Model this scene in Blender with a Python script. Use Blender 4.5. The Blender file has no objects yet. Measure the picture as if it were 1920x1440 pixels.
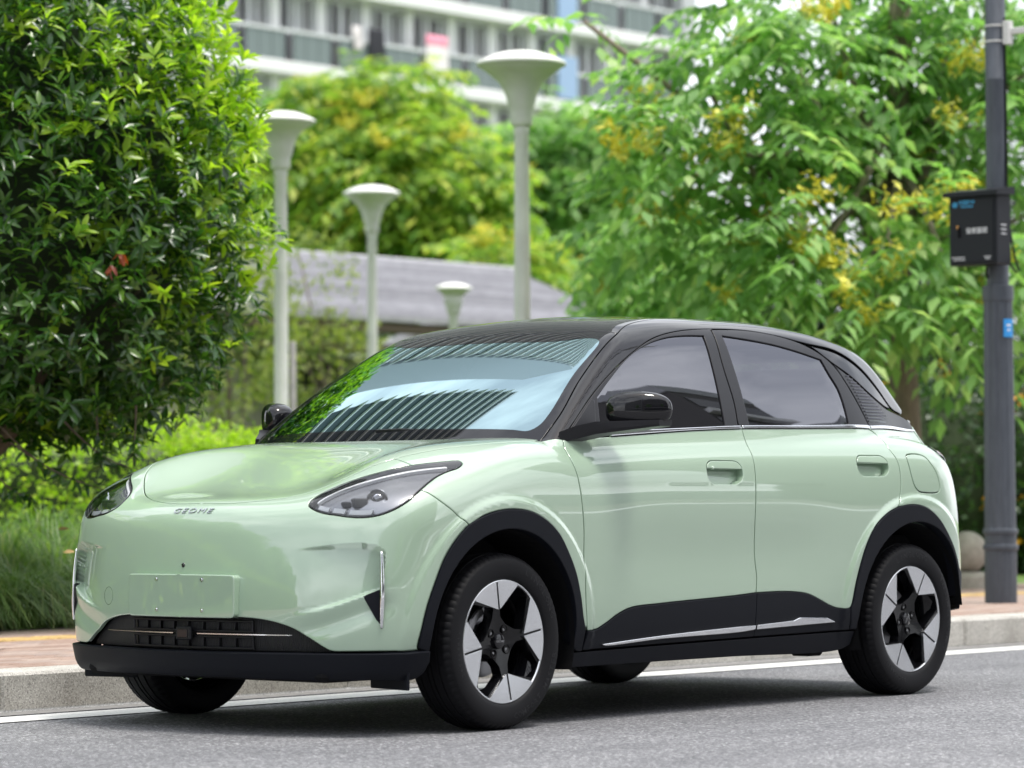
import bpy, math, random
import numpy as np
from mathutils import Vector, Matrix
from mathutils.geometry import delaunay_2d_cdt
rad = math.radians
random.seed(7)
rng = np.random.default_rng(11)
scene = bpy.context.scene
COL = scene.collection

# ------------------------------------------------------------------ camera
# car frame: x forward (front axle at x = 0), y to the car's left, z up
cam_d = bpy.data.cameras.new('camera')
cam = bpy.data.objects.new('camera', cam_d); COL.objects.link(cam)
yaw, pit, rol = rad(220.32599), rad(2.05309), rad(-0.29530)
cf = Vector((math.cos(pit)*math.cos(yaw), math.cos(pit)*math.sin(yaw), math.sin(pit)))
cr = cf.cross(Vector((0, 0, 1))).normalized(); cu = cr.cross(cf)
r2 = cr*math.cos(rol)+cu*math.sin(rol); u2 = cu*math.cos(rol)-cr*math.sin(rol)
cam.matrix_world = Matrix(((r2.x, u2.x, -cf.x, 8.99538), (r2.y, u2.y, -cf.y, 8.54461), (r2.z, u2.z, -cf.z, .82506), (0, 0, 0, 1)))
cam_d.sensor_fit = 'HORIZONTAL'; cam_d.sensor_width = 36
cam_d.lens = 6128.16/1920*36
cam_d.clip_start = .5; cam_d.clip_end = 3000
cam_d.dof.use_dof = True; cam_d.dof.focus_distance = 12.6; cam_d.dof.aperture_fstop = 3.1
scene.camera = cam

# ------------------------------------------------------------------ sky, sun, exposure
SUN_EL, SUN_AZ = rad(73), rad(100)          # azimuth measured from +x towards +y
world = bpy.data.worlds.new('World'); scene.world = world; world.use_nodes = True
wt = world.node_tree; wt.nodes.clear()
def wn(t, **k):
    n = wt.nodes.new(t)
    for a, b in k.items(): setattr(n, a, b)
    return n
sky = wn('ShaderNodeTexSky', sky_type='NISHITA', sun_disc=False)
sky.sun_elevation = SUN_EL; sky.sun_rotation = math.pi/2-SUN_AZ
sky.air_density = 1.0; sky.dust_density = 6.0; sky.ozone_density = 1.0; sky.altitude = 20
# thin broken overcast: the clear sky seen through a layer of bright cloud, everywhere alike
tc = wn('ShaderNodeTexCoord'); mp = wn('ShaderNodeMapping'); mp.inputs['Scale'].default_value = (1.6, 1.6, 3.2)
nz = wn('ShaderNodeTexNoise'); nz.inputs['Scale'].default_value = 1.7; nz.inputs['Detail'].default_value = 7; nz.inputs['Roughness'].default_value = .55
rp = wn('ShaderNodeMapRange'); rp.inputs['From Min'].default_value = .38; rp.inputs['From Max'].default_value = .62; rp.inputs['To Min'].default_value = .34; rp.inputs['To Max'].default_value = .97
mx = wn('ShaderNodeMix', data_type='RGBA'); mx.inputs[7].default_value = (13.4, 13.8, 14.4, 1)
bg = wn('ShaderNodeBackground'); bg.inputs['Strength'].default_value = .10
wo = wn('ShaderNodeOutputWorld')
L = wt.links.new
L(tc.outputs['Generated'], mp.inputs['Vector']); L(mp.outputs['Vector'], nz.inputs['Vector']); L(nz.outputs['Fac'], rp.inputs['Value'])
L(rp.outputs['Result'], mx.inputs[0]); L(sky.outputs['Color'], mx.inputs[6]); L(mx.outputs[2], bg.inputs['Color']); L(bg.outputs[0], wo.inputs['Surface'])
sun_d = bpy.data.lights.new('sun', 'SUN'); sun_d.energy = 2.3; sun_d.angle = rad(14); sun_d.color = (1, .965, .90)
sun = bpy.data.objects.new('sun', sun_d); COL.objects.link(sun)
sdir = Vector((math.cos(SUN_EL)*math.cos(SUN_AZ), math.cos(SUN_EL)*math.sin(SUN_AZ), math.sin(SUN_EL)))
sun.rotation_euler = (-sdir).to_track_quat('-Z', 'Y').to_euler(); sun.location = sdir*60
vs = scene.view_settings
vs.view_transform = 'Standard'; vs.look = 'None'; vs.exposure = 0.72; vs.gamma = 1; vs.use_curve_mapping = False
scene.cycles.use_denoising = True
scene.cycles.max_bounces = 10; scene.cycles.diffuse_bounces = 3; scene.cycles.glossy_bounces = 4; scene.cycles.transparent_max_bounces = 16
scene.cycles.sample_clamp_indirect = 6; scene.cycles.caustics_reflective = False; scene.cycles.caustics_refractive = False

# ------------------------------------------------------------------ object helpers
def tag(o, label=None, cat=None, group=None, kind=None):
    if label: o['label'] = label
    if cat: o['category'] = cat
    if group: o['group'] = group
    if kind: o['kind'] = kind
    return o
def empty(name, loc=(0, 0, 0), rz=0):
    o = bpy.data.objects.new(name, None); COL.objects.link(o); o.location = loc; o.rotation_euler = (0, 0, rz)
    o.empty_display_size = .2
    return o
def link(name, me, parent=None, loc=None):
    o = bpy.data.objects.new(name, me); COL.objects.link(o)
    if parent is not None: o.parent = parent
    if loc is not None: o.location = loc
    return o
def mesh(name, V, Fc, mat=None, normals=None, smooth=False):
    me = bpy.data.meshes.new(name)
    V = np.asarray(V, float)
    me.from_pydata(V.tolist(), [], [list(map(int, f)) for f in Fc])
    if mat is not None:
        for m_ in (mat if isinstance(mat, (list, tuple)) else [mat]): me.materials.append(m_)
    if smooth or normals is not None:
        me.polygons.foreach_set('use_smooth', [True]*len(me.polygons))
    if normals is not None:
        me.normals_split_custom_set_from_vertices(np.asarray(normals, float).tolist())
    me.update()
    return me
def mk(name, V, Fc, mat, parent=None, normals=None, smooth=False, loc=None):
    return link(name, mesh(name, V, Fc, mat, normals, smooth), parent, loc)
def fastmesh(name, V, Fc, mat, mi=None, smooth=False):
    """numpy mesh with equal-sized faces"""
    V = np.asarray(V, np.float32); Fc = np.asarray(Fc, np.int32); n, k = Fc.shape
    me = bpy.data.meshes.new(name)
    me.vertices.add(len(V)); me.vertices.foreach_set('co', V.ravel())
    me.loops.add(n*k); me.loops.foreach_set('vertex_index', Fc.ravel())
    me.polygons.add(n); me.polygons.foreach_set('loop_start', np.arange(0, n*k, k, dtype=np.int32))
    for m_ in (mat if isinstance(mat, (list, tuple)) else [mat]): me.materials.append(m_)
    if mi is not None: me.polygons.foreach_set('material_index', np.asarray(mi, np.int32))
    if smooth: me.polygons.foreach_set('use_smooth', np.ones(n, bool))
    me.update(calc_edges=True)
    return me
class MB:
    """collects boxes, tubes, lathes into one mesh"""
    def __init__(s): s.V = []; s.F = []; s.M = []; s.mi = 0
    def add(s, V, Fc):
        b = len(s.V); s.V += [tuple(v) for v in V]; s.F += [tuple(i+b for i in f) for f in Fc]; s.M += [s.mi]*len(Fc); return s
    def box(s, c, d, rot=None, bev=0):
        c = Vector(c); hx, hy, hz = d[0]/2, d[1]/2, d[2]/2
        if bev:
            b = min(bev, hx*.9, hy*.9, hz*.9); V = []; 
            for sx in (-1, 1):
                for sy in (-1, 1):
                    for sz in (-1, 1):
                        V += [Vector((sx*(hx-b), sy*(hy-b), sz*hz)), Vector((sx*(hx-b), sy*hy, sz*(hz-b))), Vector((sx*hx, sy*(hy-b), sz*(hz-b)))]
            if rot is not None: V = [rot@v for v in V]
            V = [v+c for v in V]
            ix = lambda sx, sy, sz, k: ((sx > 0)*4+(sy > 0)*2+(sz > 0))*3+k
            Fc = []
            for s1 in (-1, 1):
                q = [ix(-1, -1, s1, 0), ix(1, -1, s1, 0), ix(1, 1, s1, 0), ix(-1, 1, s1, 0)]; Fc.append(q if s1 > 0 else q[::-1])
                q = [ix(-1, s1, -1, 1), ix(-1, s1, 1, 1), ix(1, s1, 1, 1), ix(1, s1, -1, 1)]; Fc.append(q if s1 > 0 else q[::-1])
                q = [ix(s1, -1, -1, 2), ix(s1, 1, -1, 2), ix(s1, 1, 1, 2), ix(s1, -1, 1, 2)]; Fc.append(q if s1 > 0 else q[::-1])
            for a in (-1, 1):
                for b_ in (-1, 1):
                    Fc.append([ix(-1, a, b_, 0), ix(1, a, b_, 0), ix(1, a, b_, 1), ix(-1, a, b_, 1)][::(1 if a*b_ < 0 else -1)])
                    Fc.append([ix(a, -1, b_, 0), ix(a, 1, b_, 0), ix(a, 1, b_, 2), ix(a, -1, b_, 2)][::(1 if a*b_ > 0 else -1)])
                    Fc.append([ix(a, b_, -1, 1), ix(a, b_, 1, 1), ix(a, b_, 1, 2), ix(a, b_, -1, 2)][::(1 if a*b_ < 0 else -1)])
                    for c_ in (-1, 1):
                        Fc.append([ix(a, b_, c_, 0), ix(a, b_, c_, 1), ix(a, b_, c_, 2)][::(1 if a*b_*c_ < 0 else -1)])
            return s.add(V, Fc)
        V = [Vector((x, y, z)) for z in (-hz, hz) for y in (-hy, hy) for x in (-hx, hx)]
        if rot is not None: V = [rot@v for v in V]
        return s.add([v+c for v in V], [(0, 2, 3, 1), (4, 5, 7, 6), (0, 1, 5, 4), (2, 6, 7, 3), (0, 4, 6, 2), (1, 3, 7, 5)])
    def tube(s, pts, radii, n=8, cap=True):
        pts = [Vector(p) for p in pts]; V = []; Fc = []
        if not hasattr(radii, '__len__'): radii = [radii]*len(pts)
        prev = None
        for i, p in enumerate(pts):
            t = (pts[min(i+1, len(pts)-1)]-pts[max(i-1, 0)]).normalized()
            a = (Vector((0, 0, 1)) if abs(t.z) < .9 else Vector((1, 0, 0))) if prev is None else prev
            u = (a-t*a.dot(t)).normalized(); prev = u; w = t.cross(u)
            for k in range(n):
                an = 2*math.pi*k/n; V.append(p+(u*math.cos(an)+w*math.sin(an))*radii[i])
        for i in range(len(pts)-1):
            for k in range(n):
                k2 = (k+1) % n; Fc.append((i*n+k, i*n+k2, (i+1)*n+k2, (i+1)*n+k))
        if cap: Fc.append(tuple(range(n))[::-1]); Fc.append(tuple((len(pts)-1)*n+k for k in range(n)))
        return s.add(V, Fc)
    def lathe(s, prof, n=32, c=(0, 0, 0), axis='z'):
        V = []; Fc = []; m = len(prof)
        for k in range(n):
            a = 2*math.pi*k/n; ca, sa = math.cos(a), math.sin(a)
            for r, h in prof:
                v = (r*ca, r*sa, h) if axis == 'z' else ((r*ca, h, r*sa) if axis == 'y' else (h, r*ca, r*sa))
                V.append((v[0]+c[0], v[1]+c[1], v[2]+c[2]))
        for k in range(n):
            k2 = (k+1) % n
            for i in range(m-1):
                q = (k*m+i, k2*m+i, k2*m+i+1, k*m+i+1); Fc.append(q if axis != 'y' else q[::-1])
        return s.add(V, Fc)
    def prism(s, poly, h0, h1, axis='y'):
        """flat polygon (2-d) extruded; axis y: (x,z) polygon, h along y"""
        n = len(poly); f = (lambda p, h: (p[0], h, p[1])) if axis == 'y' else ((lambda p, h: (p[0], p[1], h)) if axis == 'z' else (lambda p, h: (h, p[0], p[1])))
        V = [f(p, h0) for p in poly]+[f(p, h1) for p in poly]
        return s.add(V, [tuple(range(n)), tuple(range(2*n-1, n-1, -1))]+[(i, i+n, (i+1) % n+n, (i+1) % n) for i in range(n)])
    def build(s, name, mat, parent=None, smooth=False, loc=None, angle=None):
        me = mesh(name, s.V, s.F, mat, smooth=smooth)
        if len(set(s.M)) > 1: me.polygons.foreach_set('material_index', s.M)
        if smooth and angle: me.set_sharp_from_angle(angle=rad(angle))
        return link(name, me, parent, loc)
def outward(me):
    import bmesh
    b = bmesh.new(); b.from_mesh(me); bmesh.ops.recalc_face_normals(b, faces=b.faces); b.to_mesh(me); b.free(); me.update()

# ------------------------------------------------------------------ materials
MATS = {}
def principled(name, col, rough=.5, metal=0, spec=.5, coat=0, coat_rough=.03, **kw):
    m = bpy.data.materials.new(name); m.use_nodes = True
    b = m.node_tree.nodes['Principled BSDF']
    b.inputs['Base Color'].default_value = (*col, 1); b.inputs['Roughness'].default_value = rough; b.inputs['Metallic'].default_value = metal
    b.inputs['Specular IOR Level'].default_value = spec; b.inputs['Coat Weight'].default_value = coat; b.inputs['Coat Roughness'].default_value = coat_rough
    for k, v in kw.items(): b.inputs[k].default_value = v
    MATS[name] = m; return m
def nn(m, t, **k):
    n = m.node_tree.nodes.new(t)
    for a, b in k.items(): setattr(n, a, b)
    return n
def ln(m, a, b): m.node_tree.links.new(a, b)
def bsdf(m): return m.node_tree.nodes['Principled BSDF']
def coords(m, kind='Object', scale=(1, 1, 1)):
    t = nn(m, 'ShaderNodeTexCoord'); p = nn(m, 'ShaderNodeMapping'); p.inputs['Scale'].default_value = scale
    ln(m, t.outputs[kind], p.inputs['Vector']); return p.outputs['Vector']
def noise(m, vec, scale, detail=4, rough=.5):
    n = nn(m, 'ShaderNodeTexNoise'); n.inputs['Scale'].default_value = scale; n.inputs['Detail'].default_value = detail; n.inputs['Roughness'].default_value = rough
    if vec is not None: ln(m, vec, n.inputs['Vector'])
    return n.outputs['Fac']
def ramp(m, fac, stops):
    r = nn(m, 'ShaderNodeValToRGB'); e = r.color_ramp.elements
    while len(e) < len(stops): e.new(.5)
    for el, (p, c) in zip(e, stops): el.position = p; el.color = (*c, 1) if len(c) == 3 else c
    ln(m, fac, r.inputs['Fac']); return r.outputs['Color']
def bump(m, h, strength=.3, dist=.01):
    b = nn(m, 'ShaderNodeBump'); b.inputs['Strength'].default_value = strength; b.inputs['Distance'].default_value = dist
    ln(m, h, b.inputs['Height']); ln(m, b.outputs['Normal'], bsdf(m).inputs['Normal']); return b
def mix(m, f, a, b, mode='MIX'):
    x = nn(m, 'ShaderNodeMix', data_type='RGBA', blend_type=mode)
    for v, i in ((f, 0), (a, 6), (b, 7)):
        if hasattr(v, 'is_linked'): ln(m, v, x.inputs[i])
        else: x.inputs[i].default_value = v if i == 0 else (*v, 1)
    return x.outputs[2]
# ------------------------------------------------------------------ the car's outer skin: one smooth implicit surface
def nspl(xs,ys):
    xs=np.asarray(xs,float);ys=np.asarray(ys,float)
    o=np.argsort(xs);xs=xs[o];ys=ys[o];n=len(xs);h=np.diff(xs)
    A=np.zeros((n,n));b=np.zeros(n);A[0,0]=A[-1,-1]=1
    for i in range(1,n-1):
        A[i,i-1]=h[i-1];A[i,i]=2*(h[i-1]+h[i]);A[i,i+1]=h[i]
        b[i]=6*((ys[i+1]-ys[i])/h[i]-(ys[i]-ys[i-1])/h[i-1])
    M=np.linalg.solve(A,b)
    def f(x):
        x=np.asarray(x,float);xc=np.clip(x,xs[0],xs[-1])
        i=np.clip(np.searchsorted(xs,xc)-1,0,n-2);hh=h[i]
        a=(xs[i+1]-xc)/hh;c=(xc-xs[i])/hh
        v=a*ys[i]+c*ys[i+1]+((a**3-a)*M[i]+(c**3-c)*M[i+1])*hh*hh/6
        s0=(ys[1]-ys[0])/h[0]-h[0]*(2*M[0]+M[1])/6
        s1=(ys[-1]-ys[-2])/h[-1]+h[-1]*(2*M[-1]+M[-2])/6
        return v+np.where(x<xs[0],(x-xs[0])*s0,0)+np.where(x>xs[-1],(x-xs[-1])*s1,0)
    return f
def smax(a,b,k):
    h=np.maximum(k-np.abs(a-b),0)/k
    return np.maximum(a,b)+h*h*h*k/6
def smin(a,b,k): return -smax(-a,-b,k)
def sst(a,b,x):
    t=np.clip((x-a)/(b-a),0,1);return t*t*t*(t*(6*t-15)+10)
WX=nspl([.9,.6,.3,0,-.4,-.9,-1.5,-2.1,-2.65,-2.95,-3.3],[.872,.882,.888,.890,.884,.882,.884,.888,.892,.884,.855])
SZ=nspl([.15,.25,.35,.5,.65,.8,.88,.95,1.0,1.06,1.12,1.2],[-.075,-.045,-.026,-.012,-.004,.002,0,-.008,-.020,-.046,-.080,-.135])
HC=nspl([0.9, 0.75, 0.62, 0.4, 0.1, -0.2, -0.45, -0.7],[0.8137, 0.87, 0.8835, 0.932, 1.0265, 1.0945, 1.105, 1.104])
FZ=nspl([0.1, 0.2, 0.3, 0.4, 0.5, 0.6, 0.7, 0.76, 0.82, 0.9],[-0.0538, -0.0213, -0.002, 0.0036, 0.0021, -0.008, -0.0248, -0.0371, -0.0571, -0.095])
BELT=nspl([-.2,-.42,-1.0,-1.5,-2.0,-2.45,-2.75,-3.2],[1.045,1.06,1.10,1.125,1.136,1.139,1.128,1.09])
RZ=nspl([0.1, 0.3, 0.5, 0.75, 0.95, 1.05, 1.15],[0.0631, -0.0125, -0.022, 0.0008, 0.0499, 0.0885, 0.1675])
RC=nspl([-0.7, -0.93, -1.1, -1.35, -1.7, -2.1, -2.5, -2.8, -3.1],[1.4012, 1.509, 1.549, 1.5785, 1.5875, 1.583, 1.547, 1.4935, 1.3939])
def ys(x,z):
    y=WX(x)+SZ(z)
    # lower door scoop
    gx=sst(-.42,-1.05,x)*sst(-2.3,-1.65,x)
    y=y-.0085*gx*np.exp(-((z-.60)/.16)**2)
    # arch flare
    for xa in (0,-2.65):
        r=np.hypot(x-xa,(z-.32)*1.0)
        y=y+.012*(1-sst(.500,.535,r))*sst(.2,.4,z)
    return y
S=dict(cr=.93,crest=.072,crown=.020,fk=.2836,cc=.587,cw=.182,cf=.513,kf=.226,ks=.19,rx=-3.322,rk=.244,rc=-3.150,rs=.856,ru=-.013)
def low(x,y,z):
    a=np.abs(y)
    s=a-ys(x,z)
    hood=HC(x)-S['crown']*y*y+S['crest']*np.exp(-((a-S['cc'])/S['cw'])**2)*sst(S['cf']+.25,S['cf']-.25,x)*(1-S['cr']*sst(.4,-.3,x))
    m=sst(-.30,-.55,x)
    top=(z-(hood*(1-m)+(BELT(x)+.01)*m))*.97
    f=(x-(.772-S['fk']*y*y-.10*np.maximum(a-.6,0)**2+FZ(z)))*.93
    r=((S['rx']+S['rk']*y*y+RZ(z))-x)*.93
    b=.16-z
    F=smax(s,top,S['ks'])
    F=smax(F,smax(f,top,.12),S['kf'])
    F=smax(F,r,.34)
    return np.maximum(F,b)
def cab(x,y,z):
    a=np.abs(y)
    cz=z-1.06
    yc=.803-.36*cz-.22*cz*cz+.02*np.exp(-((x+1.5)/.7)**2)-.16*sst(-2.2,-3.3,x)**1.2
    s=(a-yc)*.92
    t=(z-(RC(x)-.10*y*y))*.95
    w=((x-(-.25-1.58*(z-1.07)-.23*y*y+.03*(1-((z-1.285)/.215)**2)))*1+0)*.53
    rr=((S['rc']+S['rs']*(z-1.13)+S['ru']*(z-1.13)**2+.12*y*y)-x)*.72
    F=smax(s,t,.13)
    F=smax(F,w,.05)
    F=smax(F,rr,.10)
    return np.maximum(F,.9-z)
def F(x,y,z): return smin(low(x,y,z),cab(x,y,z),.02)
def grad(P,f=F,e=5e-4):
    g=np.stack([f(*(P+d).T)-f(*(P-d).T) for d in np.eye(3)*e],1)
    return g/np.linalg.norm(g,axis=1,keepdims=True)
def march(o, d, f=F, off=0., n=30, L=3.2):
    """from points o, looking along -d from outside, to the surface f = off"""
    d = np.asarray(d, float); d = d/np.linalg.norm(d)
    o = np.asarray(o, float); t = np.full(len(o), L); act = np.arange(len(o))
    for i in range(n):
        P = o[act]+d*t[act, None]; v = f(P[:, 0], P[:, 1], P[:, 2])-off
        t[act] -= np.clip(v*.85, -.05, .6)
        act = act[np.abs(v) > 1.5e-5]
        if not len(act): break
    if len(act):
        lo = t[act]-.006; hi = t[act]+.006; oo = o[act]
        vl = f(*(oo+d*lo[:, None]).T)-off; vh = f(*(oo+d*hi[:, None]).T)-off
        ok = (vl < 0) & (vh > 0)
        for i in range(11):
            m = .5*(lo+hi); v = f(*(oo+d*m[:, None]).T)-off
            lo = np.where(v < 0, m, lo); hi = np.where(v < 0, hi, m)
        t[act] = np.where(ok, .5*(lo+hi), t[act])
    return o+d*t[:, None]
def closest(P, f, off=0.):
    """slide points that are near the skin onto it"""
    P = np.array(P, float)
    for i in range(4):
        v = f(*P.T)-off
        if np.abs(v).max() < 1e-4: break
        P = P-np.clip(v, -.08, .08)[:, None]*grad(P, f)
    return P
def snap(pts, d, f=F, off=0.):
    return march(np.asarray(pts, float)-0*np.asarray(d), d, f, off)
def crv(pts, corners=(), closed=True, step=.012):
    """Catmull-Rom through pts, broken at corner indices, resampled"""
    P = np.asarray(pts, float); n = len(P); out = []
    m = n if closed else n-1
    cs = set(corners)
    if not closed: cs |= {0, n-1}
    for i in range(m):
        p1, p2 = P[i], P[(i+1) % n]
        p0 = P[i-1] if (i not in cs) else 2*p1-p2
        p3 = P[(i+2) % n] if ((i+1) % n not in cs) else 2*p2-p1
        l = np.linalg.norm(p2-p1); k = max(1, int(round(l/step)))
        # centripetal tangents
        d0 = max(np.linalg.norm(p1-p0), 1e-6)**.5; d1 = max(l, 1e-6)**.5; d2 = max(np.linalg.norm(p3-p2), 1e-6)**.5
        m1 = ((p1-p0)/d0-(p2-p0)/(d0+d1)+(p2-p1)/d1)*d1; m2 = ((p2-p1)/d1-(p3-p1)/(d1+d2)+(p3-p2)/d2)*d1
        for j in range(k):
            s = j/k; out.append((2*s**3-3*s**2+1)*p1+(s**3-2*s**2+s)*m1+(-2*s**3+3*s**2)*p2+(s**3-s**2)*m2)
    if not closed: out.append(P[-1])
    return np.array(out)
def inside(pts, poly):
    x, y = pts[:, 0], pts[:, 1]; r = np.zeros(len(pts), bool); j = len(poly)-1
    for i in range(len(poly)):
        xi, yi = poly[i]; xj, yj = poly[j]
        if yi != yj:
            c = ((yi > y) != (yj > y)) & (x < (xj-xi)*(y-yi)/(yj-yi)+xi); r ^= c
        j = i
    return r
def cdt(loops, spacing, keep):
    """triangulate the area of the first loop minus the others, with grid points inside"""
    bb0, bb1 = loops[0].min(0), loops[0].max(0)
    gx = np.arange(bb0[0], bb1[0]+spacing, spacing); gy = np.arange(bb0[1], bb1[1]+spacing, spacing*.866)
    X, Y = np.meshgrid(gx, gy); X[1::2] += spacing/2; g = np.stack([X.ravel(), Y.ravel()], 1)
    m = inside(g, loops[0])
    for h in loops[1:]: m &= ~inside(g, h)
    g = g[m]
    B = np.concatenate(loops)
    if len(g):
        dm = np.full(len(g), 9.)
        for k in range(0, len(B), 200): dm = np.minimum(dm, np.sqrt(((g[:, None]-B[None, k:k+200])**2).sum(-1)).min(1))
        g = g[dm > spacing*.55]
    V = np.concatenate([B, g]); E_ = []; b = 0
    for l in loops:
        n = len(l); E_ += [(b+i, b+(i+1) % n) for i in range(n)]; b += n
    r = delaunay_2d_cdt([Vector(v) for v in V], E_, [], 0, 1e-7)
    v2 = np.array([tuple(v) for v in r[0]]); f2 = np.array([f for f in r[2] if len(f) == 3])
    c = v2[f2].mean(1); m = inside(c, loops[0])
    for h in loops[1:]: m &= ~inside(c, h)
    # keep map of loop vertices
    idx = np.zeros(len(B), int)
    for i, o in enumerate(r[3]):
        for k in o:
            if k < len(B): idx[k] = i
    f2 = f2[m]; a = v2[f2]
    s = (a[:, 1, 0]-a[:, 0, 0])*(a[:, 2, 1]-a[:, 0, 1])-(a[:, 1, 1]-a[:, 0, 1])*(a[:, 2, 0]-a[:, 0, 0])
    f2[s < 0] = f2[s < 0][:, ::-1]
    return v2, f2, idx
def basis(d):
    d = np.asarray(d, float); d = d/np.linalg.norm(d)
    e1 = np.cross([0, 0, 1.], d) if abs(d[2]) < .95 else np.cross([0, 1., 0], d)
    e1 /= np.linalg.norm(e1); return e1, np.cross(d, e1), d
def ringn(p):
    """2-d inward offsets for a ccw loop"""
    a = p-np.roll(p, 1, 0); b = np.roll(p, -1, 0)-p
    a /= np.maximum(np.linalg.norm(a, axis=1, keepdims=True), 1e-9); b /= np.maximum(np.linalg.norm(b, axis=1, keepdims=True), 1e-9)
    na = np.stack([-a[:, 1], a[:, 0]], 1); nb = np.stack([-b[:, 1], b[:, 0]], 1)
    m = na+nb; m /= np.maximum(np.linalg.norm(m, axis=1, keepdims=True), 1e-6)
    k = 1/np.clip((m*na).sum(1), .5, 1); return m*k[:, None]
def patch(outline, d, f=F, off=0., holes=(), spacing=.022, bev=.003, flange=.014, gap=.002):
    """a panel cut out of the skin along the outline: bevelled edge, turned-in flange, true surface normals"""
    e1, e2, d = basis(d)
    to2 = lambda P: np.stack([P@e1, P@e2], 1)
    from2 = lambda q: q[:, :1]*e1+q[:, 1:]*e2
    loops = []; opens = []
    for k, o in enumerate([outline]+list(holes)):
        o = np.asarray(o, float); op0 = np.abs(o[:, 1]) < 1e-5; o = closest(o, f, off); o[op0, 1] = 0; q = to2(o)
        ar = (q[:, 0]*np.roll(q[:, 1], -1)-np.roll(q[:, 0], -1)*q[:, 1]).sum()
        if (ar > 0) != (k == 0): o = o[::-1]; q = q[::-1]
        # drop duplicates
        kp = np.linalg.norm(q-np.roll(q, 1, 0), axis=1) > 1e-5; o = o[kp]; q = q[kp]
        op = np.abs(o[:, 1]) < 1e-5
        n_ = ringn(q); n_[op] = 0
        q = q+n_*gap
        loops.append(q); opens.append(op)
    inner = []
    for q, op in zip(loops, opens):
        n_ = ringn(q); n_[op] = 0; inner.append(q+n_*bev)
    v2, f2, idx = cdt(inner, spacing, True)
    P = march(from2(v2), d, f, off); N = grad(P, f)
    V = [P]; NN = [N]; Fs = [list(map(tuple, f2))]; b = len(P); k0 = 0
    for q, op in zip(loops, opens):
        n = len(q); ii = idx[k0:k0+n]; k0 += n
        Po = march(from2(q), d, f, off-bev*.45); No = grad(Po, f)
        tn = np.roll(Po, -1, 0)-np.roll(Po, 1, 0); ow = np.cross(tn, No); ow /= np.maximum(np.linalg.norm(ow, axis=1, keepdims=True), 1e-9)
        N1 = No+ow*.9; N1 /= np.linalg.norm(N1, axis=1, keepdims=True)
        Pf = Po-No*flange
        V += [Po, Po, Pf]; NN += [N1, ow, ow]
        fs = []
        for i in range(n):
            j = (i+1) % n
            if op[i] and op[j]: continue
            fs.append((ii[i], b+i, b+j, ii[j])); fs.append((b+n+i, b+2*n+i, b+2*n+j, b+n+j))
        Fs.append([tuple(x) for x in fs]); b += 3*n
    return np.concatenate(V), [tuple(int(t) for t in fc) for fl in Fs for fc in fl if len(set(fc)) > 2], np.concatenate(NN)
def mirror(p):
    V, Fc, N = p; s = np.array([1, -1, 1.])
    return V*s, [f[::-1] for f in Fc], N*s
def join(*ps):
    V = []; Fc = []; N = []; b = 0
    for v, f, n in ps:
        V.append(v); N.append(n); Fc += [tuple(i+b for i in q) for q in f]; b += len(v)
    return np.concatenate(V), Fc, np.concatenate(N)
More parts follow.
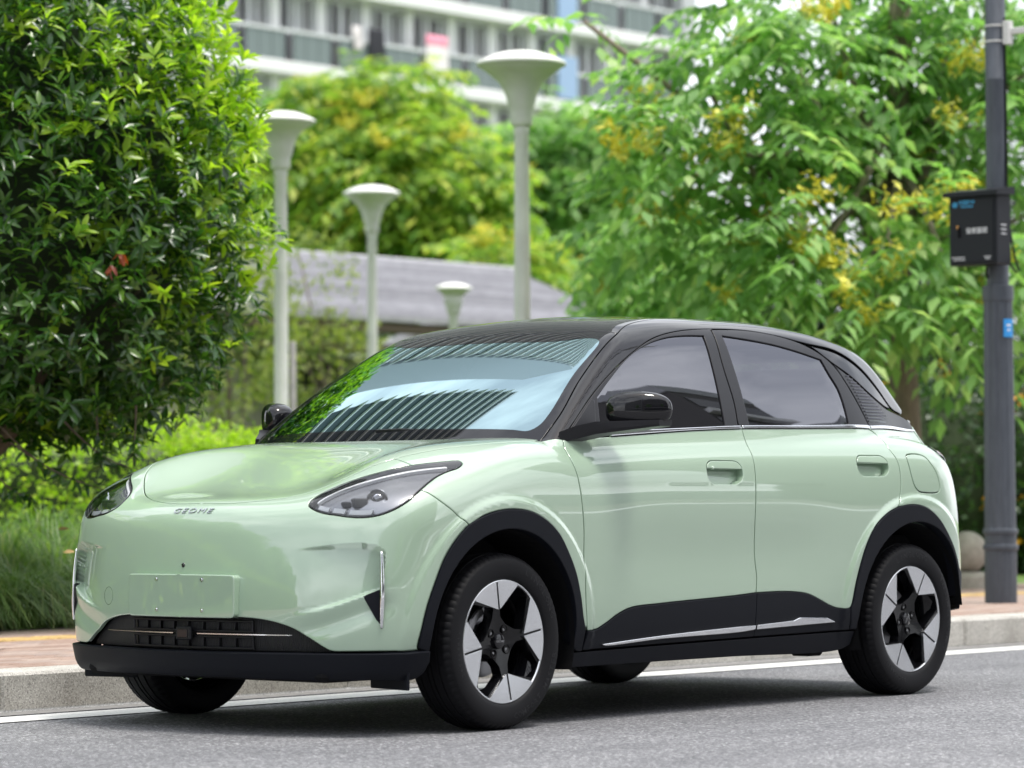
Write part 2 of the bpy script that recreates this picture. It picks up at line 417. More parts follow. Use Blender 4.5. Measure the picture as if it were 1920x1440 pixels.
# panel lines on the skin, car coordinates in metres
O = dict(
glass_f=[(-0.696,0.746,1.218),(-0.805,0.718,1.286),(-0.965,0.679,1.374),(-1.113,0.651,1.432),(-1.263,0.633,1.468),(-1.400,0.626,1.483),(-1.530,0.624,1.487),(-1.482,0.721,1.307),(-1.425,0.800,1.122),(-0.663,0.796,1.093)],
glass_r=[(-1.661,0.620,1.492),(-1.862,0.626,1.479),(-2.016,0.632,1.464),(-2.169,0.642,1.440),(-2.309,0.654,1.412),(-2.326,0.685,1.349),(-2.349,0.712,1.290),(-2.347,0.744,1.217),(-2.331,0.778,1.138),(-1.601,0.798,1.127),(-1.623,0.747,1.248)],
frame=[(-0.414,0.804,1.055),(-0.682,0.738,1.235),(-0.926,0.684,1.363),(-1.168,0.636,1.459),(-1.360,0.612,1.498),(-1.619,0.596,1.519),(-1.859,0.589,1.522),(-2.064,0.598,1.507),(-2.226,0.618,1.476),(-2.336,0.643,1.429),(-2.399,0.667,1.378),(-2.456,0.717,1.260),(-2.498,0.762,1.140)],
bpillar=[(-1.611,0.599,1.516),(-1.564,0.695,1.360),(-1.545,0.762,1.214),(-1.521,0.798,1.126)],
belt_top=[(-1.155,0.801,1.109),(-1.535,0.799,1.123),(-2.498,0.762,1.140),(-2.779,0.696,1.138),(-3.029,0.635,1.127)],
belt_bot=[(-1.148,0.806,1.094),(-1.527,0.805,1.109),(-2.485,0.771,1.122),(-2.762,0.707,1.123),(-3.023,0.639,1.122)],
cut_fd=[(-0.416,0.805,1.054),(-0.396,0.857,0.982),(-0.409,0.880,0.915),(-0.427,0.886,0.817),(-0.441,0.883,0.717),(-0.445,0.878,0.627),(-0.449,0.883,0.490),(-0.474,0.868,0.351)],
cut_dd=[(-1.539,0.801,1.120),(-1.538,0.820,1.070),(-1.534,0.856,1.008),(-1.528,0.876,0.952),(-1.522,0.885,0.871),(-1.520,0.883,0.779),(-1.521,0.875,0.710),(-1.531,0.861,0.600),(-1.547,0.864,0.516),(-1.544,0.870,0.456)],
cut_dr=[(-2.496,0.763,1.138),(-2.543,0.774,1.095),(-2.525,0.849,1.035),(-2.545,0.874,0.989),(-2.549,0.887,0.936),(-2.542,0.893,0.871),(-2.531,0.894,0.837),(-2.506,0.906,0.796)],
clad=[(0.454,0.853,0.313),(0.446,0.868,0.381),(0.428,0.878,0.459),(0.397,0.886,0.536),(0.355,0.893,0.620),(0.301,0.898,0.685),(0.235,0.901,0.740),(0.147,0.904,0.775),(0.055,0.904,0.793),(-0.027,0.904,0.796),(-0.112,0.903,0.786),(-0.198,0.901,0.756),(-0.277,0.897,0.705),(-0.336,0.892,0.636),(-0.384,0.888,0.560),(-0.417,0.882,0.477),(-0.441,0.875,0.394),(-0.461,0.868,0.348),(-0.479,0.866,0.341),(-0.541,0.856,0.345),(-0.593,0.859,0.364),(-0.665,0.864,0.397),(-0.741,0.867,0.419),(-0.925,0.868,0.430),(-1.403,0.870,0.448),(-1.544,0.870,0.456),(-1.709,0.870,0.457),(-1.821,0.871,0.452),(-1.899,0.872,0.442),(-1.980,0.872,0.417),(-2.053,0.869,0.392),(-2.114,0.867,0.379),(-2.179,0.879,0.379),(-2.190,0.881,0.395),(-2.209,0.888,0.475),(-2.243,0.894,0.569),(-2.285,0.898,0.649),(-2.340,0.902,0.716),(-2.422,0.905,0.766),(-2.506,0.906,0.793),(-2.617,0.906,0.802),(-2.718,0.905,0.788),(-2.811,0.902,0.746),(-2.900,0.893,0.676),(-2.971,0.880,0.605),(-3.030,0.862,0.526)],
chrome=[(-0.580,0.847,0.292),(-0.947,0.850,0.307),(-1.422,0.855,0.324),(-1.545,0.856,0.329),(-1.797,0.859,0.337),(-1.839,0.861,0.348),(-2.029,0.861,0.341),(-2.088,0.858,0.321),(-1.802,0.855,0.317),(-1.550,0.853,0.310),(-1.426,0.851,0.306)],
handle1=[(-1.210,0.877,0.938),(-1.265,0.869,0.972),(-1.419,0.868,0.978),(-1.437,0.875,0.951),(-1.416,0.881,0.914),(-1.371,0.884,0.893),(-1.260,0.883,0.891)],
handle2=[(-2.241,0.878,0.968),(-2.288,0.868,1.000),(-2.440,0.867,1.006),(-2.461,0.877,0.979),(-2.448,0.884,0.949),(-2.408,0.887,0.926),(-2.294,0.886,0.924)],
fuel=[(-2.627,0.865,1.009),(-2.661,0.860,1.016),(-2.734,0.859,1.015),(-2.774,0.864,1.004),(-2.815,0.877,0.964),(-2.842,0.883,0.924),(-2.852,0.887,0.871),(-2.836,0.889,0.856),(-2.728,0.893,0.852),(-2.680,0.893,0.858),(-2.652,0.892,0.878),(-2.634,0.889,0.917),(-2.626,0.883,0.956),(-2.624,0.872,0.993)],
seam=[(0.403,0.827,0.868),(0.355,0.875,0.827),(0.299,0.888,0.790),(0.253,0.901,0.757),(0.228,0.902,0.740)],
head=[(0.627,0.492,0.813),(0.617,0.486,0.823),(0.595,0.487,0.840),(0.561,0.501,0.860),(0.524,0.531,0.881),(0.481,0.583,0.906),(0.436,0.633,0.926),(0.380,0.673,0.943),(0.314,0.704,0.956),(0.245,0.734,0.965),(0.177,0.764,0.971),(0.147,0.779,0.973),(0.149,0.798,0.964),(0.164,0.809,0.956),(0.195,0.816,0.944),(0.237,0.812,0.933),(0.293,0.812,0.916),(0.341,0.819,0.898),(0.396,0.827,0.871),(0.451,0.828,0.838),(0.488,0.816,0.813),(0.522,0.793,0.792),(0.551,0.761,0.777),(0.577,0.718,0.770),(0.598,0.670,0.771),(0.615,0.617,0.778),(0.628,0.561,0.786),(0.632,0.518,0.800)],
grille=[(0.646,-0.659,0.297),(0.680,-0.572,0.334),(0.710,-0.478,0.374),(0.738,-0.364,0.402),(0.759,-0.247,0.410),(0.776,0.027,0.415),(0.756,0.267,0.418),(0.733,0.388,0.408),(0.711,0.476,0.386),(0.688,0.551,0.348),(0.661,0.622,0.306),(0.653,0.641,0.300),(0.583,0.772,0.301),(0.450,0.851,0.303)],
ws_side=[(-0.354,0.755,1.052),(-0.484,0.734,1.151),(-0.657,0.681,1.277),(-0.864,0.627,1.407),(-1.008,0.593,1.478)],
ws_tint=[(-0.292,-0.044,1.102),(-0.378,0.665,1.090),(-0.412,0.689,1.110),(-0.478,0.687,1.158),(-0.685,0.631,1.306),(-0.901,0.585,1.438),(-0.923,0.563,1.453),(-0.925,0.526,1.460)],
roof_edge=[(-1.008,0.593,1.478),(-1.119,0.550,1.516),(-1.275,0.517,1.543),(-1.501,0.505,1.558)],
pilgloss=[(-2.280,0.619,1.471),(-2.480,0.623,1.441),(-2.646,0.629,1.372),(-2.749,0.638,1.295),(-2.834,0.649,1.215),(-2.769,0.664,1.224),(-2.631,0.678,1.278),(-2.503,0.670,1.348),(-2.379,0.653,1.407)],
fin=[(-2.434,0.670,1.366),(-2.487,0.762,1.144),(-2.706,0.713,1.148),(-2.739,0.691,1.179),(-2.714,0.685,1.212),(-2.497,0.674,1.341)],
)
O = {k: np.array(v) for k, v in O.items()}
# ------------------------------------------------------------------ car materials
paint = principled('mint_paint', (.350, .472, .352), .34, 0, .5, 1.0, .015)
bsdf(paint).inputs['Coat IOR'].default_value = 1.9
blackgloss = principled('gloss_black', (.006, .006, .008), .2, 0, .0, 1.0, .015)
blacksat = principled('satin_black_trim', (.012, .012, .015), .36, 0, .34)
clad_m = principled('grained_black_plastic', (.008, .009, .013), .50, 0, .13)
bump(clad_m, noise(clad_m, coords(clad_m), 900, 2), .08, .0006)
dark_m = principled('black_underbody', (.006, .006, .007), .8, 0, .2)
chrome = principled('chrome', (.80, .81, .83), .07, 1)
louvre_m = principled('louvre_metal', (.30, .30, .33), .28, .9)
spoke_m = principled('spoke_black', (.004, .004, .005), .12, 0, .32)
emb_m = principled('emblem_chrome', (.50, .52, .53), .16, 1)
silver = principled('machined_alloy', (.70, .71, .73), .24, 1)
rubber = principled('tyre_rubber', (.0075, .0075, .009), .58, 0, .17)
bump(rubber, noise(rubber, coords(rubber), 260, 3), .06, .001)
lettering_m = principled('tyre_lettering', (.016, .016, .018), .5, 0, .2)
reflector = principled('lamp_reflector', (.34, .35, .38), .24, .55)
drl_m = principled('lamp_white', (.92, .94, .96), .25)
amber = principled('lamp_red', (.25, .02, .012), .12, 0, .5, 1)
steel = principled('brake_steel', (.30, .30, .31), .38, 1)
seat_m = principled('seat_fabric', (.045, .045, .05), .8)
dash_m = principled('dashboard_plastic', (.020, .021, .023), .6)
def glassmat(name, tint, gl, f0, f1, rough=0.0):
    m = bpy.data.materials.new(name); m.use_nodes = True; m.node_tree.nodes.clear()
    t = nn(m, 'ShaderNodeBsdfTransparent'); t.inputs[0].default_value = (*tint, 1)
    g = nn(m, 'ShaderNodeBsdfGlossy'); g.inputs[0].default_value = (*gl, 1); g.inputs['Roughness'].default_value = rough
    fr = nn(m, 'ShaderNodeFresnel'); fr.inputs['IOR'].default_value = 1.5
    mr = nn(m, 'ShaderNodeMapRange'); mr.inputs['From Min'].default_value = .04; mr.inputs['From Max'].default_value = 1; mr.inputs['To Min'].default_value = f0; mr.inputs['To Max'].default_value = f1
    s = nn(m, 'ShaderNodeMixShader'); o = nn(m, 'ShaderNodeOutputMaterial')
    ln(m, fr.outputs[0], mr.inputs['Value']); ln(m, mr.outputs[0], s.inputs[0]); ln(m, t.outputs[0], s.inputs[1]); ln(m, g.outputs[0], s.inputs[2]); ln(m, s.outputs[0], o.inputs[0])
    return m
ws_glass = glassmat('coated_windscreen', (.12, .22, .21), (.70, .95, 1.0), .56, 1)
side_glass = glassmat('privacy_glass', (.06, .063, .068), (.90, .90, .97), .17, 1)
clear_glass = glassmat('lamp_cover', (.95, .96, .97), (1, 1, 1), .05, 1)

# ------------------------------------------------------------------ car: body panels
car = empty('compact_car')
tag(car, 'mint green compact electric hatchback with black roof parked beside the kerb', 'car')
def part(name, p, mat, parent=car):
    return mk(name, p[0], p[1], mat, parent, normals=p[2])
def both(name, p, mat, parents=None):
    a = part(name, p, mat, parents[0] if parents else car); b = part(name, mirror(p), mat, parents[1] if parents else car)
    return a, b
def cat(*a): return np.concatenate([np.atleast_2d(np.asarray(x, float)) for x in a])
def lift(xy, d=(0, 0, 1), f=F):          # (x, y) points to the skin from above
    xy = np.asarray(xy, float); return snap(np.c_[xy, np.zeros(len(xy))], d, f)

hc2 = [(.674, 0), (.668, .14), (.642, .25), (.602, .345), (.554, .425), (.497, .492), (.440, .547), (.370, .592), (.314, .618), (.2, .648), (.05, .672), (-.08, .70), (-.20, .735), (-.315, .752)]
hcut = lift(crv(np.c_[np.array(hc2), np.zeros(len(hc2))], closed=False)[:, :2]); hcut[0, 1] = 0
jn = int(np.argmin(np.abs(hcut[:, 0]-.314)+np.abs(hcut[:, 1]-.618)))
rear_e = lift([(-.222-.23*y*y, y) for y in np.linspace(.74, 0, 40)]); rear_e[-1, 1] = 0
ctr = lift([(x, 0) for x in np.linspace(-.21, .665, 45)]); ctr[:, 1] = 0
hood_h = patch(cat(hcut, rear_e, ctr), (.25, 0, 1), spacing=.020)
hood = part('hood', join(hood_h, mirror(hood_h)), paint)

# bumper skin with the hollow that runs out to each air slot
ZU = nspl([.3, .50, .586, .657, .732, .768, .80], [.655, .663, .669, .676, .677, .671, .650])
ZL = nspl([.3, .46, .544, .634, .71, .772, .80], [.40, .415, .433, .457, .485, .508, .515])
def Fb(x, y, z):
    a = np.abs(y)
    dep = .033*sst(.46, .785, a)*(1-sst(.778, .800, a))
    m = (1-sst(ZU(a)-.011, ZU(a)+.001, z))*sst(ZL(a)-.002, ZL(a)+.018, z)
    # soft roll of the lower wedge beside the grille mouth
    w = .008*sst(.40, .62, a)*np.exp(-((z-(ZL(a)-.055))/.035)**2)*sst(.5, .6, x)
    return F(x, y, z)+np.where(x > .3, dep*m+w, 0)
H = O['head']; C = O['clad']
zc = np.linspace(.428, .815, 40)
ctrl = snap(np.c_[np.zeros(40), np.zeros(40), zc], (1, 0, 0), Fb); ctrl[:, 1] = 0
G_ = O['grille']
bl = cat(crv(cat(C[6], C[5::-1], (.446, .847, .306)), closed=False), crv(cat((.446, .847, .306), (.578, .767, .304), (.648, .640, .302)), closed=False)[1:],
         crv(cat((.648, .640, .302), G_[10], G_[9], G_[8], G_[7], G_[6], (.768, .13, .417), (.771, 0, .417)), closed=False)[1:])
bl[-1, 1] = 0
hl_in = crv(cat(H[8::-1], H[27:18:-1], O['seam'][0]), closed=False)     # inner run of the lamp opening
bump_o = cat(hcut[:jn+1], crv(cat(hcut[jn], (.3145, .664, .970), H[8]), closed=False)[1:-1], hl_in, crv(O['seam'], closed=False)[1:], bl[1:], ctrl)
bump_h = patch(bump_o, (.75, .45, .42), Fb, spacing=.0085)
bumper = part('front_bumper', join(bump_h, mirror(bump_h)), paint)
# fender
fen_o = cat(hcut[jn:], crv(cat(hcut[-1], (-.36, .768, 1.053), O['cut_fd'][0]), closed=False)[1:], crv(O['cut_fd'], closed=False)[1:],
            crv(cat(C[17:6:-1], O['seam'][-1]), closed=False)[1:], crv(O['seam'][::-1], closed=False)[1:], crv(H[18:7:-1], closed=False)[1:-1],
            crv(cat(H[8], (.3145, .664, .970), hcut[jn]), closed=False)[:-1])
fender = both('front_fender', patch(fen_o, (.12, .72, .62), spacing=.0125), paint)
def rr(pts, n=8):           # closed smooth curve on (x,z) list -> skin
    return snap(crv(pts, step=.008), (0, 1, 0))
# doors
beltF = crv(cat(O['cut_fd'][0], (-.80, .812, 1.076), O['belt_bot'][0], O['belt_bot'][1], O['cut_dd'][0]+[0, 0, -.012]), closed=False)
cdd = O['cut_dd'].copy(); cdd[0, 2] -= .012
fd_o = cat(beltF, crv(cdd, closed=False)[1:], crv(C[25:17:-1], closed=False)[1:], crv(cat(C[18], O['cut_fd'][7], O['cut_fd'][6::-1]), closed=False)[1:-1])
def handle_loop(x0, x1, z0, z1):
    P = []
    for cx, cz, rx, rz, a0 in ((x1-.042, z1-.030, .042, .030, 0), (x0+.052, z1-.034, .052, .034, 90), (x0+.060, z0+.040, .060, .040, 180), (x1-.046, z0+.036, .046, .036, 270)):
        for k in range(9): a = rad(a0+90*k/8); P.append((cx+rx*math.cos(a), 0, cz+rz*math.sin(a)))
    return snap(P, (0, 1, 0))
h1 = handle_loop(-1.442, -1.213, .889, .979); h2 = handle_loop(-2.468, -2.244, .922, 1.007)
fdoor = both('front_door', patch(fd_o, (0, .97, .25), holes=[h1], spacing=.014, flange=.035), paint)
beltR = crv(cat(cdd[0], (-2.0, .80, 1.119), O['belt_bot'][2]), closed=False)
cdr = O['cut_dr'].copy(); cdr[0] = O['belt_bot'][2]
rd_o = cat(beltR, crv(cdr, closed=False)[1:], crv(C[39:24:-1], closed=False)[1:], crv(cdd[::-1], closed=False)[1:-1])
rdoor = both('rear_door', patch(rd_o, (0, .97, .25), holes=[h2], spacing=.0125, flange=.035), paint)
for i, (hh, dr) in enumerate(((h1, fdoor), (h2, rdoor))):
    both('handle_recess', patch(hh, (0, 1, .1), off=-.034, spacing=.02, gap=-.006, flange=.004), paint, dr)
    zc_ = hh[:, 2].min()+.49*(hh[:, 2].max()-hh[:, 2].min())
    up = hh[hh[:, 2] > zc_]; k = np.argmax(np.linalg.norm(up-np.roll(up, 1, 0), axis=1)); up = np.roll(up, -k, 0)
    a, b = up[-1], up[0]; edge = [a+(b-a)*t for t in np.linspace(.05, .95, 14)]
    hd = both('handle', patch(cat(up, edge), (0, 1, .1), off=.001, spacing=.02, flange=.016), paint, dr)
    if i == 0:
        p_ = snap([(up[:, 0].max()-.035, 0, zc_+.018)], (0, 1, 0))[0]
        for s, par in zip((1, -1), dr): MB().lathe([(0, .004*s), (.007, .004*s), (.007, -.004*s)], 12, (p_[0], p_[1]*s, p_[2]), 'y').build('key_cover', paint, par, True)
# quarter panel and tail
re_z = np.linspace(1.116, .49, 26)
re_line = snap(np.c_[-2.9-.0*re_z, .638+.085*np.sin((1.116-re_z)*2.5), re_z], (-1, 0, 0)); re_line = re_line
re_line = np.array([p for p in re_line])
q_o = cat(crv(cat(O['belt_bot'][2], O['belt_bot'][3], O['belt_bot'][4]), closed=False), re_line, crv(cat(re_line[-1], (-3.13, .80, .49), C[45]), closed=False)[1:], crv(C[45:38:-1], closed=False)[1:], crv(cdr[::-1], closed=False)[1:-1])
fu = snap(crv(O['fuel'], step=.01), (0, 1, 0))
quarter = both('quarter_panel', patch(q_o, (-.42, .86, .30), holes=[fu], spacing=.0125), paint)
part('charge_flap', patch(fu, (0, 1, .1), spacing=.02, gap=.003), paint, quarter[0])
part('charge_flap', mirror(patch(fu, (0, 1, .1), spacing=.02, gap=.003)), paint, quarter[1])
tg_c = snap(np.c_[np.full(30, -3), np.zeros(30), np.linspace(.49, 1.10, 30)], (-1, 0, 0)); tg_c[:, 1] = 0
tg_o = cat(re_line[1:], [(p[0], y, p[2]) for y in np.linspace(.6, .05, 14) for p in [re_line[-1]]], tg_c, [(-3.03, y, 1.10) for y in np.linspace(.05, .6, 14)])
tg = patch(tg_o, (-1, 0, .05), spacing=.04); part('tailgate', join(tg, mirror(tg)), paint)
# tail lamp: a dark wedge that wraps the corner
tl = snap(crv([(-2.885, 0, 1.052), (-2.93, 0, 1.045), (-3.02, 0, 1.04), (-3.06, 0, 1.02), (-3.04, 0, .985), (-2.985, 0, .990), (-2.93, 0, 1.022)], step=.008), (0, 1, 0))
tlp = both('tail_lamp', patch(tl, (-.4, .9, .1), off=.004, spacing=.012), blackgloss)
tl2 = snap(crv([(-2.955, 0, 1.028), (-3.0, 0, 1.026), (-3.02, 0, 1.008), (-2.985, 0, 1.003)], step=.006), (0, 1, 0))
both('lamp_lens', patch(tl2, (-.4, .9, .1), off=.0065, spacing=.01), amber, tlp)
tl3 = snap(crv([(-2.925, 0, 1.026), (-2.955, 0, 1.006), (-2.985, 0, .993), (-2.978, 0, .999), (-2.95, 0, 1.013)], step=.006), (0, 1, 0))
both('reflector_strip', patch(tl3, (-.4, .9, .1), off=.0065, spacing=.01), chrome, tlp)
rb_c = snap(np.c_[np.full(16, -3), np.zeros(16), np.linspace(.335, .488, 16)], (-1, 0, 0)); rb_c[:, 1] = 0
rb_o = cat([snap([(-3, y, .488)], (-1, 0, 0))[0] for y in np.linspace(.05, .74, 16)], crv(cat((-3.13, .80, .488), C[45], (-3.058, .85, .45), (-3.062, .84, .40), (-3.075, .80, .352)), closed=False), [snap([(-3, y, .335)], (-1, 0, 0))[0] for y in np.linspace(.72, .05, 14)], rb_c)
rb = patch(rb_o, (-.8, .6, 0), spacing=.03, off=.003); part('rear_bumper', join(rb, mirror(rb)), clad_m)

# ------------------------------------------------------------------ cladding
def arc(xc, zc, r, a0, a1, n=70):
    t = np.radians(np.linspace(a0, a1, n)); return np.c_[xc+r*np.cos(t), np.zeros(n), zc+r*np.sin(t)]
fa_o = snap(cat(crv(C[0:18], closed=False), (-.463, .86, .268), (-.432, .86, .268), arc(0, .325, .400, 188, -4)[1:], (.42, .86, .300)), (0, 1, 0))
fat = both('wheel_arch_trim', patch(fa_o, (.1, 1, 0), off=.006, spacing=.016, flange=.05, gap=.001, bev=.004), clad_m)
ra_o = snap(cat(crv(C[32:46], closed=False), (-3.056, .85, .46), (-3.050, .85, .40), arc(-2.65, .325, .404, 1, 0, 2)[:0], arc(-2.65, .325, .404, 170, 0, 60)[::-1]*[1, 1, 1] if False else arc(-2.65, .325, .404, 168, -5, 60), (-2.20, .86, .290)), (0, 1, 0))
rat = both('wheel_arch_trim', patch(ra_o, (-.12, 1, 0), off=.006, spacing=.016, flange=.05, gap=.001, bev=.004), clad_m)
dc_o = snap(cat(crv(C[18:26], closed=False), (-1.545, .85, .283), (-1.0, .85, .277), (-.466, .85, .270)), (0, 1, 0))
both('door_cladding', patch(cat(crv(dc_o[:-3], closed=False, step=.012), crv(dc_o[-4:], [1], False)[1:], crv(cat(dc_o[-1], dc_o[0]), closed=False)[1:-1]), (0, 1, 0), off=.004, spacing=.02, gap=.001), clad_m, fdoor)
dc2 = snap(cat(crv(C[25:33], closed=False), crv(cat(C[32], (-2.198, .86, .289)), closed=False)[1:], crv(cat((-2.198, .86, .289), (-1.545, .85, .283)), closed=False)[1:], crv(cat((-1.545, .85, .283), C[25]), closed=False)[1:-1]), (0, 1, 0))
both('door_cladding', patch(dc2, (0, 1, 0), off=.004, spacing=.02, gap=.001), clad_m, rdoor)
sill_o = snap(crv([(-.405, 0, .262), (-1.0, 0, .270), (-1.6, 0, .277), (-2.245, 0, .283), (-2.235, 0, .225), (-2.17, 0, .205), (-1.4, 0, .205), (-.43, 0, .205)], [0, 3, 4, 7]), (0, 1, 0))
both('side_sill', patch(sill_o, (0, 1, -.1), off=.000, spacing=.02, flange=.05), clad_m)
CH = O['chrome']
ch1 = snap(crv(cat((-.575, .85, .290), CH[1]+[0, 0, .003], CH[2]+[0, 0, .003], (-1.540, .85, .329), (-1.540, .85, .313), CH[10], CH[1]-[0, 0, .009], (-.59, .85, .285)), [0, 3, 4]), (0, 1, 0))
both('chrome_strip', patch(ch1, (0, 1, 0), off=.013, spacing=.012, bev=.003, flange=.014, gap=0), chrome, fdoor)
ch2 = snap(crv(cat((-1.549, .85, .330), (-1.795, .86, .340), (-1.835, .861, .351), (-2.03, .861, .343), (-2.088, .858, .325), (-1.802, .855, .319), (-1.549, .85, .313)), [0, 1, 2, 3, 4, 6]), (0, 1, 0))
both('chrome_strip', patch(ch2, (0, 1, 0), off=.013, spacing=.012, bev=.003, flange=.014, gap=0), chrome, rdoor)

# front lip, grille mouth
def Fl(x, y, z): return F(x, y, z)-.016*sst(.17, .24, z)
lt = crv(cat((.768, 0, .296), (.735, .35, .296), (.652, .64, .297), (.578, .767, .299), (.449, .85, .304), (.404, .862, .303)), closed=False)
lb = crv(cat((.404, .862, .303), (.396, .85, .262), (.425, .823, .213), (.565, .756, .206), (.731, .252, .206), (.752, 0, .206)), [1], False)
lt[0, 1] = 0; lb[-1, 1] = 0
lc = np.c_[np.full(8, .76), np.zeros(8), np.linspace(.214, .288, 8)]
lip_h = patch(cat(lt, lb[1:], lc), (.8, .55, .1), Fl, spacing=.016, flange=.03)
lip = part('front_lip', join(lip_h, mirror(lip_h)), clad_m)
rib_m = principled('ribbed_black_plastic', (.018, .018, .021), .5)
wv = nn(rib_m, 'ShaderNodeTexWave', wave_type='BANDS', bands_direction='Y'); wv.inputs['Scale'].default_value = 42
ln(rib_m, coords(rib_m), wv.inputs['Vector']); bump(rib_m, wv.outputs['Fac'], .8, .004)
gm = cat(crv(cat((.768, 0, .29), (.735, .35, .29), (.652, .65, .29)), closed=False), crv(cat((.652, .65, .29), G_[10]+[0, .015, .008], G_[9]+[0, .01, .012], G_[8]+[0, 0, .015], G_[7]+[0, 0, .015], G_[6]+[0, 0, .015], (.77, 0, .432)), closed=False)[1:], np.c_[np.full(8, .76), np.zeros(8), np.linspace(.42, .30, 8)])
gm[0, 1] = 0; gm[np.abs(gm[:, 1]) < 1e-6, 1] = 0
gr_h = patch(gm, (1, .3, 0), F, off=-.040, spacing=.03, flange=.002)
grille = part('grille', join(gr_h, mirror(gr_h)), rib_m)
def on(y, z, off=0.): return snap([(.5, y, z)], (1, 0, 0), F, off)[0]
def bar3(name, pts, r, mat, parent, n=6, sq=1.0):
    m = MB(); m.tube(pts, r, n); return m.build(name, mat, parent, True, angle=40)
for z0, z1 in ((.366, .402), (.306, .346)):
    for k in range(8):
        ya, yb = -.30+k*.075, -.30+(k+1)*.075
        q = [on(ya+.004, z0, -.034), on(yb-.004, z0, -.034), on(yb-.004, z1, -.034), on(ya+.004, z1, -.034)]
        mk('vent_cell', [tuple(p) for p in q]+[tuple(p+np.array([-.05, 0, 0])) for p in q], [(4, 5, 6, 7)[::-1] if False else (7, 6, 5, 4)[::-1], (0, 1, 5, 4), (1, 2, 6, 5), (2, 3, 7, 6), (3, 0, 4, 7)], dark_m, grille)
        bar3('vent_bar', [on(yb, z0, -.028), on(yb+.004, z1, -.028)], .0028, blacksat, grille)
    for z_ in (z0, z1): bar3('vent_frame', [on(y, z_, -.027) for y in np.linspace(-.31, .31, 26)], .0042, blacksat, grille)
    for y_ in (-.305, .305): bar3('vent_frame', [on(y_, z0, -.027), on(y_, z1, -.027)], .0042, blacksat, grille)
for s in (-1, 1): bar3('chrome_bar', [on(s*y, .356, -.016) for y in np.linspace(.062, .475, 24)], [.0032]*22+[.0024, .001], chrome, grille)
m = MB(); p = on(0, .356, -.012); m.box((p[0], 0, .356), (.018, .078, .050), bev=.005); m.build('radar_cover', blacksat, grille)
m = MB(); m.box((p[0]+.010, 0, .356), (.004, .052, .030), bev=.0015); m.build('radar_sensor', blackgloss, grille)
# number-plate panel, bolts, camera, tow cover
def rrect(y0, y1, z0, z1, r, n=6):
    P = []
    for cy, cz, a0 in ((y1-r, z1-r, 0), (y0+r, z1-r, 90), (y0+r, z0+r, 180), (y1-r, z0+r, 270)):
        for k in range(n+1):
            a = math.radians(a0+90*k/n); P.append((.5, cy+r*math.cos(a), cz+r*math.sin(a)))
    return crv(P, step=.012)
Fp = lambda x, y, z: np.maximum(x-.789+.10*y*y, F(x, y, z)-.5)
plate = part('plate_panel', patch(rrect(-.257, .257, .416, .567, .014), (1, 0, 0), Fp, spacing=.03, flange=.035, bev=.005, gap=0), paint)
for y in (-.117, .117):
    for z in (.440, .550):
        x = .789-.1*y*y; mb = MB(); mb.lathe([(0, .0035), (.003, .0035), (.0055, .0015), (.0075, .0015), (.0075, -.001)], 12, (x, y, z), 'x'); mb.build('bolt', chrome, plate, True, angle=35)
pc = on(-.002, .600); MB().lathe([(0, .004), (.006, .004), (.0085, .001), (.0085, -.003)], 16, (pc[0], pc[1], pc[2]), 'x').build('front_camera', blackgloss, bumper, True)
def ring_line(pts, r, mat, parent, name):
    m = MB(); m.tube(list(pts)+[pts[0]], r, 5, cap=False); return m.build(name, mat, parent, True)
seam_m = principled('panel_seam', (.10, .15, .09), .6)
a_ = np.linspace(0, 2*np.pi, 28, endpoint=False)
ring_line(snap(np.c_[np.full(28, .5), -.447+.031*np.cos(a_), .483+.033*np.sin(a_)], (1, 0, 0), Fb, -.0006), .0014, seam_m, bumper, 'tow_cover_seam')
# air slots
for s in (1, -1):
    g = lambda P: np.array(P)*np.array([1, s, 1])
    sl = closest(crv([(.612, .740, .496), (.570, .793, .522), (.566, .797, .45), (.574, .790, .384), (.590, .770, .43)], [0, 1, 3], step=.006), F)
    p_ = patch(sl, (.9, .6, 0), F, off=-.0005, spacing=.012, flange=.02, gap=0)
    part('air_slot', p_ if s > 0 else mirror(p_), clad_m, bumper)
    zz = np.linspace(.652, .384, 30)
    wv_ = np.sin(np.linspace(.12, np.pi*.97, 30))**.55
    cen = closest(np.c_[np.full(30, .572), .791+.004*np.sin(np.linspace(0, np.pi, 30)), zz], F, .002)
    m = MB(); m.tube([tuple(q) for q in cen*np.array([1, s, 1])], [.0026+.0066*w for w in wv_], 8); m.build('chrome_fin', chrome, bumper, True)
# ------------------------------------------------------------------ lettering helper
FONT = None
def text2d(txt, size=1.0, extrude=.0, shear=0., bold=0., sx=1.0, res=3, space=1.0):
    cu_ = bpy.data.curves.new('lettering', 'FONT'); cu_.body = txt; cu_.size = size; cu_.extrude = extrude; cu_.shear = shear; cu_.offset = bold; cu_.resolution_u = res; cu_.space_character = space
    cu_.align_x = 'CENTER'; cu_.align_y = 'CENTER'
    ob = bpy.data.objects.new('lettering', cu_); COL.objects.link(ob)
    dg = bpy.context.evaluated_depsgraph_get(); me = ob.evaluated_get(dg).to_mesh()
    V = np.array([tuple(v.co) for v in me.vertices]).reshape(-1, 3); Fc = [tuple(p.vertices) for p in me.polygons]
    ob.evaluated_get(dg).to_mesh_clear(); bpy.data.objects.remove(ob); bpy.data.curves.remove(cu_)
    V[:, 0] *= sx; return V, Fc
V, Fc = text2d('GEOME', .030, .5, .18, .0, 1.7, space=1.25)
V[:, 0] *= .200/(V[:, 0].max()-V[:, 0].min()); V[:, 1] *= .0215/(V[:, 1].max()-V[:, 1].min())
base = snap(np.c_[np.full(len(V), .71), V[:, 0]-.012, .796+V[:, 1]*.96], (1, 0, .35), Fb, 0.0)
Nb = grad(base, Fb); base = base+Nb*np.where(V[:, 2:] > 0, .0035, -.001)
